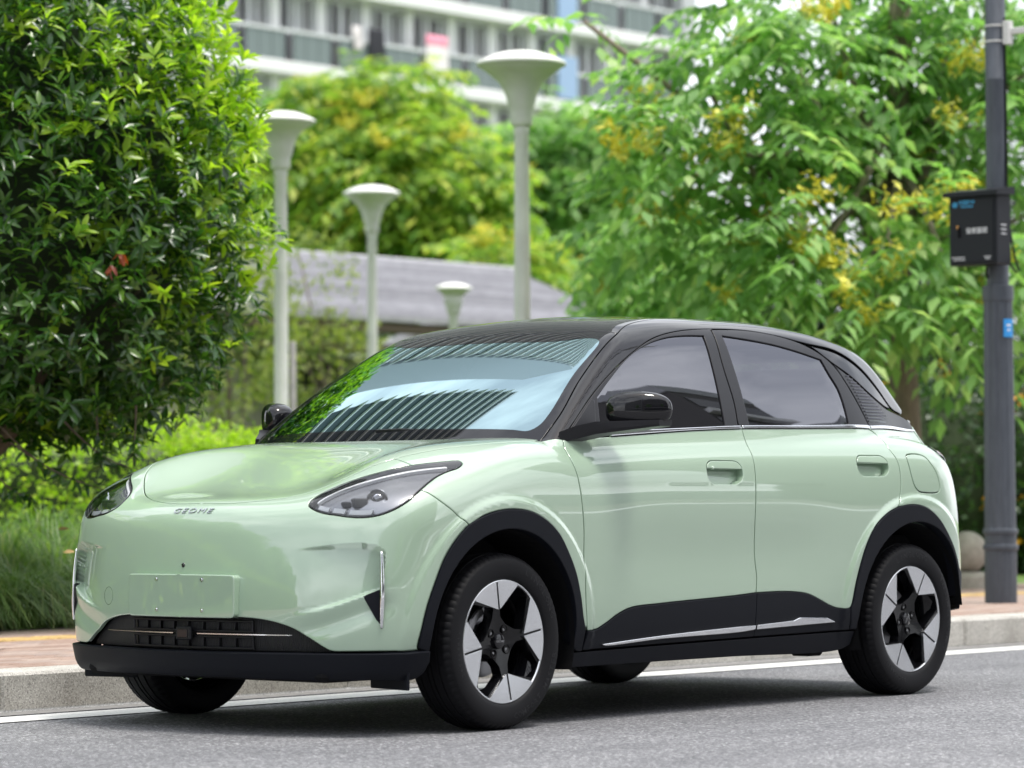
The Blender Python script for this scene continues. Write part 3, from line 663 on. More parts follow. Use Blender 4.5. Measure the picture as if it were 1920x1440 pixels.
mk('emblem', base, Fc, emb_m, bumper)

# ------------------------------------------------------------------ greenhouse
wsS = O['ws_side']
ws_edge = crv(cat((-.330, .752, 1.040), wsS[1:]), closed=False)
top_e = crv(cat(wsS[-1], (-.985, .50, 1.482), (-.935, .30, 1.489), (-.915, .12, 1.492), (-.912, 0, 1.493)), closed=False); top_e[-1, 1] = 0
cw = np.array([(-.912-(-.912+.225)*t, 0, 1.493+(1.06-1.493)*t) for t in np.linspace(.02, .98, 60)])
bot_e = np.array([(-.222-.23*y*y+.012, y, 1.045) for y in np.linspace(0, .745, 45)]); bot_e[0, 1] = 0
ws_o = cat(ws_edge, top_e[1:], cw, bot_e)
TI = O['ws_tint']
tint_h = cat(crv(cat((-.300, 0, 1.102), (-.315, .3, 1.100), (-.368, .60, 1.092), TI[1], TI[2], TI[3], TI[4], TI[5], TI[6], TI[7], (-.865, .38, 1.466), (-.845, .2, 1.468), (-.84, 0, 1.468)), closed=False)[1:-1], )
tint_full = cat(tint_h, tint_h[::-1]*[1, -1, 1])
ws_full = cat(ws_edge, top_e[1:], (top_e[:-1]*[1, -1, 1])[::-1], (ws_edge[:-1]*[1, -1, 1])[::-1], (bot_e[1:]*[1, -1, 1])[::-1], bot_e)
windshield = part('windshield', patch(tint_full, (.6, 0, .8), cab, off=-.0012, spacing=.03, flange=.002, bev=.001, gap=-.004), ws_glass)
part('frit_band', patch(ws_full, (.6, 0, .8), cab, off=0., holes=[tint_full], spacing=.03, flange=.004, bev=.001), blackgloss, windshield)
# roof, rails
re_ = crv(cat(O['roof_edge'], (-1.9, .50, 1.565), (-2.3, .495, 1.545), (-2.6, .49, 1.50), (-2.83, .47, 1.43)), closed=False)
rc_e = crv(cat(re_[-1], (-2.875, .25, 1.45), (-2.885, 0, 1.455)), closed=False); rc_e[-1, 1] = 0
rctr = np.c_[np.linspace(-2.87, -.925, 70), np.zeros(70), np.full(70, 1.5)]
roof_h = patch(cat(top_e[::-1], re_[1:], rc_e[1:], rctr), (0, 0, 1), cab, spacing=.03, flange=.006, gap=.0015)
roof = part('roof', join(roof_h, mirror(roof_h)), blackgloss)
FR = O['frame']; PG = O['pilgloss']
FRs = cat(FR[:9])
rail_low = crv(cat((-.352, .772, 1.047), FR[0]+[.012, 0, .004], FR[1:8], PG[0]+[0, -.004, .010], PG[1]+[0, -.008, .018], PG[2]+[-.012, -.008, .016], PG[3]+[-.016, -.006, .012], PG[4]+[-.016, -.004, .008], (-2.955, .622, 1.192)), closed=False)
rail_o = cat(ws_edge[1:], re_[1:], crv(cat(re_[-1], (-2.915, .50, 1.345), (-2.965, .55, 1.262), (-2.995, .58, 1.21), rail_low[-1]), closed=False)[1:], rail_low[::-1][1:])
rail = both('roof_rail', patch(rail_o, (.0, .62, .78), F, spacing=.022, flange=.008), blackgloss)
strip_o = crv(cat(PG[0], PG[1], PG[2], PG[3], PG[4], PG[5], PG[6], PG[7], PG[8]), [0, 4])
both('pillar_strip', patch(strip_o, (-.2, .85, .4), F, off=.0, spacing=.02, flange=.012, gap=.003), blackgloss)
# black door frames and glass
GF, GR, BP = O['glass_f'], O['glass_r'], O['bpillar']
gf = crv(cat(GF[:8], (-1.432, .80, 1.116), (-1.1, .80, 1.104), (-.648, .80, 1.082)), [0, 6, 8, 10])
gr = crv(cat(GR[:9], (-1.95, .80, 1.131), GR[9:]), [0, 4, 8, 10])
ff_o = cat(crv(cat(FR[0], FR[1:6], BP[0]), closed=False), crv(BP, closed=False)[1:], crv(cat(BP[-1]-[0, 0, .006], (-1.155, .80, 1.103), (-.80, .80, 1.084), FR[0]+[0, 0, .006]), closed=False)[:-1])
fframe = both('window_frame', patch(ff_o, (0, .9, .43), F, holes=[gf], spacing=.02, flange=.014, gap=.0015), blacksat, fdoor)
both('door_glass', patch(gf, (0, .9, .43), F, off=-.006, spacing=.03, flange=.002, gap=-.006, bev=.001), side_glass, fdoor)
rf_o = cat(crv(cat(BP[0]+[-.004, 0, 0], FR[6:]), closed=False), crv(cat((-2.498, .765, 1.134), (-2.0, .80, 1.128), BP[-1]+[-.004, 0, -.006]), closed=False)[1:], crv(BP[::-1]+[-.004, 0, 0], closed=False)[1:-1])
both('window_frame', patch(rf_o, (0, .9, .43), F, holes=[gr], spacing=.02, flange=.014, gap=.0015), blacksat, rdoor)
both('door_glass', patch(gr, (0, .9, .43), F, off=-.006, spacing=.03, flange=.002, gap=-.006, bev=.001), side_glass, rdoor)
# mirror sail: matt triangle ahead of the front glass
sail = crv(cat((-.45, .80, 1.075), (-.655, .75, 1.215), (-.672, .752, 1.205), (-.622, .80, 1.090)), [0, 1, 2, 3])
both('mirror_sail', patch(sail, (0, .9, .43), F, off=.002, spacing=.02, flange=.004), blacksat, fdoor)
# fin panel with louvres
fin_o = cat(crv(cat(PG[8]+[-.012, 0, -.014], PG[7]+[0, .002, -.010], PG[6]+[0, 0, -.010], PG[5]+[0, 0, -.010], PG[4]+[.0, .0, -.014], (-2.95, .628, 1.182), (-3.03, .620, 1.155), (-3.035, .635, 1.129)), closed=False),
            crv(cat((-3.035, .635, 1.129), O['belt_top'][3], (-2.502, .765, 1.135)), closed=False)[1:], crv(cat((-2.502, .765, 1.135), FR[11]+[-.006, 0, 0], FR[10]+[-.006, 0, 0], PG[8]+[-.012, 0, -.014]), closed=False)[1:-1])
finp = both('quarter_fin_panel', patch(fin_o, (-.25, .9, .35), F, spacing=.02, flange=.008), blacksat)
FN = O['fin']
for k in range(15):
    t = (k+.5)/15; z = 1.148+t*.205
    xa = np.interp(z, [1.144, 1.26, 1.366], [-2.50, -2.476, -2.440]); xb = np.interp(z, [1.144, 1.18, 1.212, 1.341, 1.366], [-2.70, -2.742, -2.712, -2.50, -2.458])
    if xa-xb < .012: continue
    q = snap(np.c_[np.linspace(xa-.012, xb+.012, 8), np.zeros(8), np.full(8, z)], (0, 1, 0), F, .0005)
    w = np.array([0, 0, .0042])
    Vs = np.concatenate([q-w, q+w, q+w*.2+grad(q)*.006]); n = 8
    for s, par in zip((1, -1), finp):
        mk('louvre', Vs*np.array([1, s, 1]), [(i, i+1, 2*n+i+1, 2*n+i)[::s] for i in range(n-1)]+[(2*n+i, 2*n+i+1, n+i+1, n+i)[::s] for i in range(n-1)], louvre_m, par)
V, Fc = text2d('GEOME', .02, .5, .1, .0004, 1.3)
V[:, 0] *= .085/(V[:, 0].max()-V[:, 0].min()); V[:, 1] *= .013/(V[:, 1].max()-V[:, 1].min())
base = snap(np.c_[-2.915-V[:, 0], np.zeros(len(V)), 1.163+V[:, 1]], (-.3, .95, 0), F, .001)
mk('badge', base+grad(base)*np.where(V[:, 2:] > 0, .002, 0), Fc, chrome, finp[0])
# chrome belt strips
def strip(name, pts_t, pts_b, mat, parents, off=.006):
    t_ = crv(pts_t, closed=False); b_ = crv(pts_b, closed=False)
    return both(name, patch(snap(cat(t_, b_[::-1]), (0, .9, .43)), (0, .9, .43), F, off=off, spacing=.01, bev=.003, flange=.014, gap=0), mat, parents)
BT, BB = O['belt_top'], O['belt_bot']
strip('belt_moulding', cat((-.70, .80, 1.089), BT[0]-[0, 0, .004], (-1.532, .80, 1.120)), cat((-.70, .81, 1.072), BB[0]+[0, 0, .001], (-1.532, .80, 1.107)), chrome, fdoor)
strip('belt_moulding', cat((-1.540, .80, 1.120), (-2.0, .80, 1.133), (-2.494, .765, 1.136)), cat((-1.540, .80, 1.108), (-2.0, .80, 1.120), (-2.494, .77, 1.122)), chrome, rdoor)
strip('belt_moulding', cat((-2.502, .765, 1.135), BT[3]-[0, 0, .002], (-3.03, .635, 1.126)), cat((-2.502, .77, 1.122), BB[3]+[0, 0, .001], (-3.03, .64, 1.120)), chrome, quarter)
# dark inner shell behind the pillar gaps
sh_o = snap(crv([(-2.30, 0, 1.475), (-2.55, 0, 1.44), (-2.75, 0, 1.36), (-2.90, 0, 1.22), (-2.98, 0, 1.12), (-2.52, 0, 1.12), (-2.44, 0, 1.34)], [0, 4, 5], step=.02), (-.1, 1, .3), F, -.02)
both('inner_pillar', patch(sh_o, (-.2, .85, .4), F, off=-.018, spacing=.04, flange=.01), dark_m)
# rear window and spoiler seen only from behind
rw = cat(*[[(-2.9, y, 1.40-.0*y) for y in np.linspace(-.40, .40, 30)], [(-2.9, y, 1.15) for y in np.linspace(.50, -.50, 34)]])
part('rear_window', patch(crv(rw, [0, 29, 30, 63]), (-1, 0, .5), cab, off=.001, spacing=.05, flange=.003), side_glass)

# ------------------------------------------------------------------ head lamps
HL = crv(H, [0], step=.010)
def inset2(o, d, w):
    e1, e2, dd = basis(d); q = np.stack([o@e1, o@e2], 1)
    ar = (q[:, 0]*np.roll(q[:, 1], -1)-np.roll(q[:, 0], -1)*q[:, 1]).sum()
    if ar < 0: o = o[::-1]; q = q[::-1]
    for _ in range(4):
        q = q+ringn(q)*(w/4)[:, None] if hasattr(w, '__len__') else q+ringn(q)*w/4
    return q[:, :1]*e1+q[:, 1:]*e2+(o@dd)[:, None]*dd
dl = np.array((.62, .62, .48))
hin = inset2(HL, dl, .0105); hin2 = inset2(HL, dl, .017); hin3 = inset2(HL, dl, .029)
for s in (1, -1):
    mm = (lambda p: p) if s > 0 else mirror
    sv = np.array([1, s, 1])
    lamp = part('head_lamp', mm(patch(HL, dl, F, off=-.002, holes=[hin], spacing=.012, flange=.022, gap=.0015, bev=.002)), blackgloss)
    part('reflector_bowl', mm(patch(HL, dl, F, off=-.030, spacing=.02, flange=.012, gap=.002)), reflector, lamp)
    # day-running strip in three pieces low on the inner side
    iz = hin2; low_ = [i for i in range(len(iz))]
    seg = []
    key = iz[:, 1]*1.0
    bot = sorted([i for i in low_ if iz[i, 2] < .812+.0*iz[i, 0] and iz[i, 1] < .74], key=lambda i: iz[i, 1])
    for y0, y1 in ((.49, .575), (.582, .64), (.647, .735)):
        ii = [i for i in bot if y0 <= iz[i, 1] <= y1]
        if len(ii) < 2: continue
        p_ = patch(cat(iz[ii], [iz[i]+np.array([-.010, 0, .018]) for i in ii[::-1]]), dl, F, off=-.014, spacing=.012, flange=.012, gap=0)
        part('daylight_strip', mm(p_), drl_m, lamp)
    up_ = sorted([i for i in low_ if iz[i, 2] > .825 and iz[i, 1] < .765 and iz[i, 2]-.80 > (iz[i, 1]-.49)*.42], key=lambda i: iz[i, 1])
    p_ = patch(cat(iz[up_], [iz[i]+np.array([.002, .006, -.0125]) for i in up_[::-1]]), dl, F, off=-.014, spacing=.012, flange=.012, gap=0)
    part('daylight_strip', mm(p_), drl_m, lamp)
    # projector unit
    cen = np.array((.492, .700, .832)); ax = Vector((.86, .46*s, .12)).normalized(); rot = ax.to_track_quat('Z', 'Y').to_matrix()
    for nm, prof, mt in (('projector_shroud', [(.0, -.05), (.036, -.05), (.036, .004), (.0325, .008), (.030, .004), (.030, -.01)], blackgloss), ('projector_lens', [(0, .013), (.010, .0115), (.019, .007), (.026, .001), (.0285, -.006)], side_glass), ('projector_ring', [(.034, .0045), (.0365, .007), (.039, .0045), (.037, .0)], chrome)):
        mb = MB(); mb.lathe(prof, 24)
        mb.V = [tuple(Vector(cen*sv)+rot@Vector(v)) for v in mb.V]; mb.build(nm, mt, lamp, True, angle=40)
    mb = MB(); c2 = cen+np.array((.035, -.055, -.012)); mb.box(c2*sv, (.05, .055, .035), rot=Matrix.Rotation(rad(-35*s), 3, 'Z'), bev=.004); mb.box((c2+np.array((.025, -.04, -.006)))*sv, (.03, .045, .022), rot=Matrix.Rotation(rad(-35*s), 3, 'Z'), bev=.004); mb.build('lamp_bracket', dash_m, lamp)
    part('lamp_cover', mm(patch(HL, dl, F, off=.0005, spacing=.02, flange=.002, gap=.003, bev=.001)), clear_glass, lamp)

# ------------------------------------------------------------------ door mirrors
def superell(c, r, ex, n=28, m=40, fn=None):
    V = []; Fc = []
    sp = lambda v, e: math.copysign(abs(v)**e, v)
    for i in range(n+1):
        la = -math.pi/2+math.pi*i/n
        for j in range(m):
            lo = 2*math.pi*j/m
            v = [r[0]*sp(math.cos(la), ex[0])*sp(math.cos(lo), ex[1]), r[1]*sp(math.cos(la), ex[0])*sp(math.sin(lo), ex[1]), r[2]*sp(math.sin(la), ex[0])]
            if fn: v = fn(v)
            V.append((v[0]+c[0], v[1]+c[1], v[2]+c[2]))
    for i in range(n):
        for j in range(m): Fc.append((i*m+j, i*m+(j+1) % m, (i+1)*m+(j+1) % m, (i+1)*m+j))
    return V, Fc
for s, dr in zip((1, -1), fdoor):
    def shp(v):
        x, y, z = v
        k = (y+.105)/.21                                   # 0 inboard .. 1 outboard
        x2 = x*(1-.50*k)-.085*k*k-.008*k                   # swept back outboard
        z2 = z*(1-.08*k) if z > 0 else max(z*.95, -.047)
        if x < 0: x2 = max(x2, -.055-.085*k*k)
        return [x2, y, z2+.004*k]
    V, Fc = superell((0, 0, 0), (.085, .106, .068), (.78, .74), fn=shp)
    V = [(v[0]-.648, (v[1]+.955)*s, v[2]*1.06+1.164) for v in V]
    hm = mk('mirror_housing', V, [f[::s] for f in Fc], blackgloss, car, smooth=True)
    mb = MB()
    # arm: flat blade from the door skin to under the housing
    sec = [(-.44, .795, 1.062, .10, .022), (-.50, .83, 1.080, .115, .027), (-.56, .88, 1.097, .130, .026), (-.645, .96, 1.106, .135, .020), (-.720, 1.045, 1.116, .080, .013)]
    Vv = []; ff = []
    for i, (x, y, z, wx, hz) in enumerate(sec):
        for (a, b) in ((.5, -.35), (.42, -.9), (-.42, -.9), (-.5, -.2), (-.46, .9), (.46, .9)): Vv.append((x+a*wx-.01, y*s, z+b*hz))
    for i in range(len(sec)-1):
        for k in range(6): ff.append((i*6+k, i*6+(k+1) % 6, (i+1)*6+(k+1) % 6, (i+1)*6+k)[::s])
    ff.append(tuple(range(6))[::-s]); ff.append(tuple(4*6+k for k in range(6))[::s])
    mb.add(Vv, ff); ar = mb.build('mirror_arm', blacksat, hm, True, angle=35); outward(ar.data)
    mb = MB(); mb.box((-.702, .955*s, 1.166), (.004, .15, .085), rot=Matrix.Rotation(rad(14*s), 3, 'Z'), bev=.001); mb.build('mirror_glass', chrome, hm)

# ------------------------------------------------------------------ wheels
RR = .3205; RW = .2248
def tyre_mesh():
    prof = [(.2205, .074), (.2235, .084), (.2265, .0905), (.2310, .0950), (.240, .0985), (.258, .1015), (.274, .1025), (.288, .1010), (.2975, .0985), (.2985, .0980), (.3050, .0930), (.3105, .0865), (.3145, .0800), (.3170, .0740), (.3170, .0700), (.3195, .0560), (.3200, .0520), (.3140, .0505), (.3140, .0455), (.3202, .0440), (.3205, .0150), (.3140, .0135), (.3140, .0085), (.3205, .0070)]
    prof = prof+[(r, -y) for r, y in prof[::-1]]
    n = 288; m = len(prof); V = []; Fc = []
    for k in range(n):
        a = 2*math.pi*k/n; sip = (k % 4 == 0); sip2 = ((k+2) % 8 == 0)
        for i, (r, y) in enumerate(prof):
            ii = i if i < m/2 else m-1-i
            if sip and 9 < ii < 15: r -= .0035
            if sip2 and ii in (15, 16): r -= .004
            V.append((r*math.cos(a), y, r*math.sin(a)))
    for k in range(n):
        k2 = (k+1) % n
        for i in range(m-1): Fc.append((k*m+i, k*m+i+1, k2*m+i+1, k2*m+i))
    me = mesh('tyre', V, Fc, rubber, smooth=True); outward(me); me.set_sharp_from_angle(angle=rad(38)); return me
def polar(r, a): return (r*RW*math.cos(rad(a)), r*RW*math.sin(rad(a)))
def flat_part(loops, y0, y1, dish=0., spacing=.02):
    """flat plate in the wheel plane (u = -x, w = z), front face at y1, back y0; dish sinks the centre"""
    lp = [np.array(l, float) for l in loops]
    v2, f2, idx = cdt(lp, spacing, True)
    yy = lambda q, y: y-dish*np.clip(1-np.linalg.norm(q, axis=1)/RW, 0, 1)**1.3
    Vf = np.c_[-v2[:, 0], yy(v2, y1), v2[:, 1]]; Fs = [tuple(f) for f in f2]; b = len(Vf); V = [Vf]; k0 = 0
    for l in lp:
        n = len(l); ii = idx[k0:k0+n]; k0 += n; q = v2[ii]
        V += [np.c_[-q[:, 0], yy(q, y1), q[:, 1]], np.c_[-q[:, 0], yy(q, y0), q[:, 1]]]
        Fs += [(b+i, b+(i+1) % n, b+n+(i+1) % n, b+n+i) for i in range(n)]; b += 2*n
    return np.concatenate(V), Fs
def arcp(r, a0, a1, n=14): return [polar(r, a) for a in np.linspace(a0, a1, n)]
def rounded(poly, rr_=.006):
    P = np.array(poly); out = []; n = len(P)
    for i in range(n):
        a, b, c = P[i-1], P[i], P[(i+1) % n]; u = (a-b)/np.linalg.norm(a-b); v = (c-b)/np.linalg.norm(c-b); q = min(rr_, .4*np.linalg.norm(a-b), .4*np.linalg.norm(c-b))
        for t in np.linspace(0, 1, 5): out.append((1-t)**2*(b+u*q)+2*t*(1-t)*b+t*t*(b+v*q))
    return np.array(out)
def letters_on_arc(txt, r0, size, a_mid, flip, step):
    """embossed letters around the sidewall, in the wheel plane (u, w)"""
    Vs = []; Fs = []; b = 0
    for i, ch in enumerate(txt):
        if ch == ' ': continue
        V, Fc = text2d(ch, size, .0008, 0, .0004, 1.15, res=1)
        k = (i-(len(txt)-1)/2)*step
        a = rad(a_mid+(k if flip else -k)); rr_ = r0+(-V[:, 1] if flip else V[:, 1]); tt = V[:, 0]/r0
        an = a+(tt if flip else -tt)
        u = rr_*np.cos(an); w = rr_*np.sin(an)
        dep = np.interp(rr_, [.24, .258, .274, .288, .298], [.0985, .1015, .1025, .1010, .0985])
        Vs.append(np.c_[-u, dep+np.where(V[:, 2] > 0, .0009, -.001), w]); Fs += [tuple(q+b for q in f) for f in Fc]; b += len(V)
    return np.concatenate(Vs), Fs
tyre_me = tyre_mesh()
LT = [letters_on_arc('COMFORT MASTER', .275, .030, -46, True, 5.2), letters_on_arc('LINGLONG', .272, .034, 42, False, 6.4), letters_on_arc('205/60R16', .262, .022, -172, False, 4.2)]
b = 0; LV = []; LF = []
for v, f in LT: LV.append(v); LF += [tuple(i+b for i in q) for q in f]; b += len(v)
let_me = mesh('sidewall_lettering', np.concatenate(LV), LF, lettering_m)
Y1 = .0905
petals = []
for k in range(4):
    t0 = 10+90*k
    for sgn, a0, a1, ax in ((1, 1.0, 36, 5), (-1, -1.0, -31, -5)):
        pl = [polar(.53, t0+2*sgn), polar(.985, t0+sgn)]+arcp(.985, t0+2*sgn, t0+a1-2*sgn, 10)+[polar(.955, t0+a1), polar(.55, t0+ax*1.25)]
        petals.append(flat_part([np.array(pl)], Y1-.010, Y1, .012))
def win(k):
    t0 = 90*k
    return rounded([polar(.945, 49.5+t0), polar(.955, 58+t0), polar(.945, 66.5+t0), polar(.56, 92+t0), polar(.40, 88+t0), polar(.315, 62+t0), polar(.40, 28+t0), polar(.56, 18+t0)], .007)
spk = flat_part([np.array([polar(.965, a) for a in np.linspace(0, 360, 97)[:-1]])]+[win(k) for k in range(4)], Y1-.050, Y1-.006, .030, .014)
spk_me = mesh('spoke_disc', *spk, spoke_m); spk_me.polygons.foreach_set('use_smooth', [False]*len(spk_me.polygons))
pet_me = [mesh('alloy_blade', *p, silver) for p in petals]
m = MB(); m.lathe([(RW*.965, Y1-.012), (RW*.965, Y1-.001), (RW*.985, Y1), (RW*1.0, Y1-.002), (RW*1.0, Y1-.008)], 96, axis='y'); ring_me = mesh('rim_flange', m.V, m.F, silver, smooth=True); outward(ring_me)
m = MB(); m.lathe([(RW*1.0, Y1-.008), (.216, .075), (.212, .05), (.190, .03), (.186, -.06), (.212, -.085), (.222, -.09)], 64, axis='y'); barrel_me = mesh('rim_barrel', m.V, m.F, blackgloss, smooth=True); outward(barrel_me)
m = MB(); m.lathe([(0, -.0), (.132, .0), (.132, .012), (.075, .012), (.075, .035), (.0, .035)], 48, axis='y'); disc_me = mesh('brake_disc', m.V, m.F, steel); outward(disc_me)
m = MB()
for t in np.linspace(-30, 30, 7):
    a = rad(150+t); m.box((-.118*math.cos(a)*1.0, .01, .118*math.sin(a)), (.052, .075, .034), rot=Matrix.Rotation(a-math.pi/2, 3, 'Y'), bev=.006)
cal_me = mesh('brake_caliper', m.V, m.F, steel)
m = MB(); m.lathe([(0, .0715), (.020, .071), (.026, .0690), (.0280, .064), (.0280, .03)], 32, axis='y'); cap_me = mesh('hub_cap', m.V, m.F, blackgloss, smooth=True); outward(cap_me); cap_me.set_sharp_from_angle(angle=rad(40))
V, Fc = text2d('GEOME', .011, .0004, .1, .0001, 1.2); capl_me = mesh('cap_lettering', np.c_[-V[:, 0], .0719+V[:, 2], V[:, 1]], [f[::-1] for f in Fc], steel)
m = MB()
for k in range(4):
    pass
lug_me = mesh('lug_hole', *(lambda q: (q.V, q.F))(MB().lathe([(.0150, .0650), (.0165, .0672), (.0150, .0678), (.0132, .066), (.0130, .052), (0, .052)], 18, axis='y')), dark_m, smooth=True); outward(lug_me)
nut_me = mesh('lug_nut', *(lambda q: (q.V, q.F))(MB().lathe([(0, .0635), (.006, .0635), (.0085, .060), (.0085, .052)], 6, axis='y')), steel); outward(nut_me)
wheels = []
for (x, s, spin) in ((0, 1, 0), (-2.65, 1, 50), (0, -1, 25), (-2.65, -1, 70)):
    w = empty('wheel', (x, .775*s, RR-.002)); w.parent = car
    w.rotation_euler = (0, rad(spin)*s*1.0, 0 if s > 0 else math.pi)
    for nm, me in [('tyre', tyre_me), ('spoke_disc', spk_me), ('rim_flange', ring_me), ('rim_barrel', barrel_me), ('hub_cap', cap_me), ('brake_disc', disc_me)]+[('alloy_blade', p) for p in pet_me]:
        o = link(nm, me, w)
        if nm == 'brake_disc': o.location = (0, -.03, 0)
        if nm == 'tyre': link('sidewall_lettering', let_me, w)['kind'] = 'stuff'
        if nm == 'hub_cap' and s > 0: link('cap_lettering', capl_me, w)
    for k in range(4):
        a = rad(-35+90*k); p = (-.052*math.cos(a), 0, .052*math.sin(a)); link('lug_hole', lug_me, w, p); link('lug_nut', nut_me, w, p)
    c_ = link('brake_caliper', cal_me, w); c_.location = (0, -.02, 0); c_.rotation_euler = (0, -rad(spin), 0)
    wheels.append(w)
# wheel wells, floor, deflectors
for x in (0, -2.65):
    for s in (1, -1):
        m = MB(); V = []; Fc = []; n = 40
        for i, (y, r) in enumerate(((.868, .399), (.80, .405), (.62, .40), (.60, .0))):
            for k in range(n+1):
                a = rad((2+196*k/n) if x == 0 else (-18+192*k/n)); V.append((x+r*math.cos(a), y*s, .325+r*math.sin(a)))
        for i in range(3):
            for k in range(n): Fc.append((i*(n+1)+k, i*(n+1)+k+1, (i+1)*(n+1)+k+1, (i+1)*(n+1)+k))
        mk('wheel_well', V, Fc, dark_m, car, smooth=False)
m = MB(); m.box((-1.28, 0, .36), (3.6, 1.16, .34), bev=.03); m.box((-1.325, 0, .245), (1.80, 1.62, .07), bev=.02); m.box((.47, 0, .25), (.34, 1.2, .10), bev=.02); m.box((-3.03, 0, .34), (.30, 1.2, .2), bev=.03); m.box((-2.12, .70, .205), (.10, .10, .05), bev=.01); m.box((-2.12, -.70, .205), (.10, .10, .05), bev=.01); m.box((.20, 0, .215), (.95, 1.24, .05), bev=.02); m.box((-2.75, 0, .215), (.75, 1.2, .05), bev=.02); m.build('underbody', dark_m, car)
for s in (1, -1):
    m = MB(); m.box((.452, .72*s, .203), (.012, .24, .080), rot=Matrix.Rotation(rad(-14*s), 3, 'Z'), bev=.004); m.build('air_deflector', clad_m, car)
# cabin
m = MB(); m.box((-.70, 0, .93), (.50, 1.40, .20), bev=.05); m.box((-.62, 0, 1.03), (.36, 1.34, .06), bev=.025); m.build('dashboard', dash_m, car)
m = MB(); q = [(-.86+.06*math.sin(t)*.3, .36+.185*math.cos(t), 1.05+.185*math.sin(t)) for t in np.linspace(0, 2*np.pi, 40)]; q = [(x-.35*(z-1.05), y, z) for x, y, z in q]; m.tube(q, .015, 8, cap=False); m.box((-.86, .36, 1.05), (.05, .33, .06), bev=.02); m.build('steering_wheel', dash_m, car, True)
for y in (.36, -.36):
    m = MB(); V, Fc = superell((-1.35, y, .72), (.27, .25, .10), (.4, .4), 12, 20); m.add(V, Fc)
    V, Fc = superell((0, 0, 0), (.085, .24, .33), (.45, .45), 14, 20); R_ = Matrix.Rotation(rad(-18), 3, 'Y'); m.add([R_@Vector(v)+Vector((-1.68, y, 1.02)) for v in V], Fc)
    V, Fc = superell((-1.79, y, 1.385), (.045, .13, .075), (.5, .5), 10, 18); m.add(V, Fc); m.build('front_seat', seat_m, car, True)
m = MB(); V, Fc = superell((-2.45, 0, .98), (.10, .62, .36), (.4, .3), 14, 24); m.add(V, Fc); m.build('rear_seat', seat_m, car, True)
m = MB(); m.box((-1.9, 0, .62), (2.4, 1.4, .1)); m.build('cabin_floor', dark_m, car)
# wiper arm lying low behind the bonnet edge
m = MB(); m.tube([(-.285, -.02, 1.098), (-.292, .10, 1.1005), (-.305, .19, 1.098)], [.007, .006, .004], 6); m.build('wiper', blacksat, car)
# ------------------------------------------------------------------ ground
CAMP = np.array([8.99538, 8.54461, .82506]); CF = np.array(cf); CR = np.array(r2); CU = np.array(u2)
def at(px, py, depth):
    """world point at a distance along the view axis, from photograph coordinates (1920 x 1440)"""
    return CAMP+(CF+(px-960)/6128.16*CR+(720-py)/6128.16*CU)*depth
asphalt = principled('asphalt', (.10, .10, .105), .82, 0, .4)
v = coords(asphalt)
sp = nn(asphalt, 'ShaderNodeTexVoronoi', feature='F1'); sp.inputs['Scale'].default_value = 100; ln(asphalt, v, sp.inputs['Vector'])
n1 = noise(asphalt, v, 85, 3, .6); n2 = noise(asphalt, v, 1.1, 4); n3 = noise(asphalt, v, 120, 3, .8)
c1 = ramp(asphalt, sp.outputs['Color'], [(0, (.07, .071, .076)), (.5, (.175, .176, .185)), (.82, (.29, .29, .30)), (1, (.62, .62, .62))])
c2 = ramp(asphalt, n3, [(.34, (.42, .42, .44)), (.62, (1.32, 1.32, 1.32))])
c3 = ramp(asphalt, n2, [(.3, (.86, .86, .87)), (.7, (1.10, 1.10, 1.10))])
vs_ = coords(asphalt, scale=(.12, 1.9, 1)); c4 = ramp(asphalt, noise(asphalt, vs_, 1.3, 5, .6), [(.32, (.84, .84, .85)), (.6, (1.05, 1.05, 1.05))])
c5 = ramp(asphalt, noise(asphalt, v, 2.6, 6, .75), [(.60, (1, 1, 1)), (.72, (.80, .80, .80))])
ln(asphalt, mix(asphalt, 1.0, mix(asphalt, 1.0, mix(asphalt, 1.0, mix(asphalt, 1.0, c1, c2, 'MULTIPLY'), c3, 'MULTIPLY'), c4, 'MULTIPLY'), c5, 'MULTIPLY'), bsdf(asphalt).inputs['Base Color'])
bump(asphalt, n1, .55, .006)
road = tag(mk('road', [(-260, -1.335, 0), (90, -1.335, 0), (90, 16, 0), (-260, 16, 0)], [(0, 1, 2, 3)], asphalt), kind='structure')
line_m = principled('road_paint', (.72, .72, .70), .6)
v = coords(line_m); ln(line_m, ramp(line_m, noise(line_m, v, 60, 5, .7), [(.30, (.30, .30, .30)), (.42, (.70, .70, .68)), (1, (.80, .80, .78))]), bsdf(line_m).inputs['Base Color'])
tag(mk('road_marking', [(-260, -1.12, .004), (90, -1.12, .004), (90, -.895, .004), (-260, -.86, .004)], [(0, 1, 2, 3)], line_m), kind='structure')
concrete = principled('gutter_concrete', (.26, .25, .24), .85)
v = coords(concrete); ln(concrete, ramp(concrete, noise(concrete, v, 30, 6, .65), [(.3, (.15, .15, .148)), (.7, (.27, .26, .25))]), bsdf(concrete).inputs['Base Color'])
tag(mk('gutter', [(-260, -1.335, .003), (90, -1.335, .003), (90, -1.19, .003), (-260, -1.19, .003)], [(0, 1, 2, 3)], concrete), kind='structure')
granite = principled('kerb_granite', (.36, .35, .33), .75)
v = coords(granite, 'Object'); gi = nn(granite, 'ShaderNodeObjectInfo')
va = nn(granite, 'ShaderNodeVectorMath', operation='ADD'); ln(granite, v, va.inputs[0]); ln(granite, gi.outputs['Random'], va.inputs[1])
gs = nn(granite, 'ShaderNodeTexVoronoi'); gs.inputs['Scale'].default_value = 190; ln(granite, va.outputs[0], gs.inputs['Vector'])
g1 = ramp(granite, gs.outputs['Color'], [(0, (.22, .215, .21)), (.35, (.44, .425, .40)), (.7, (.55, .54, .51)), (1, (.72, .71, .69))])
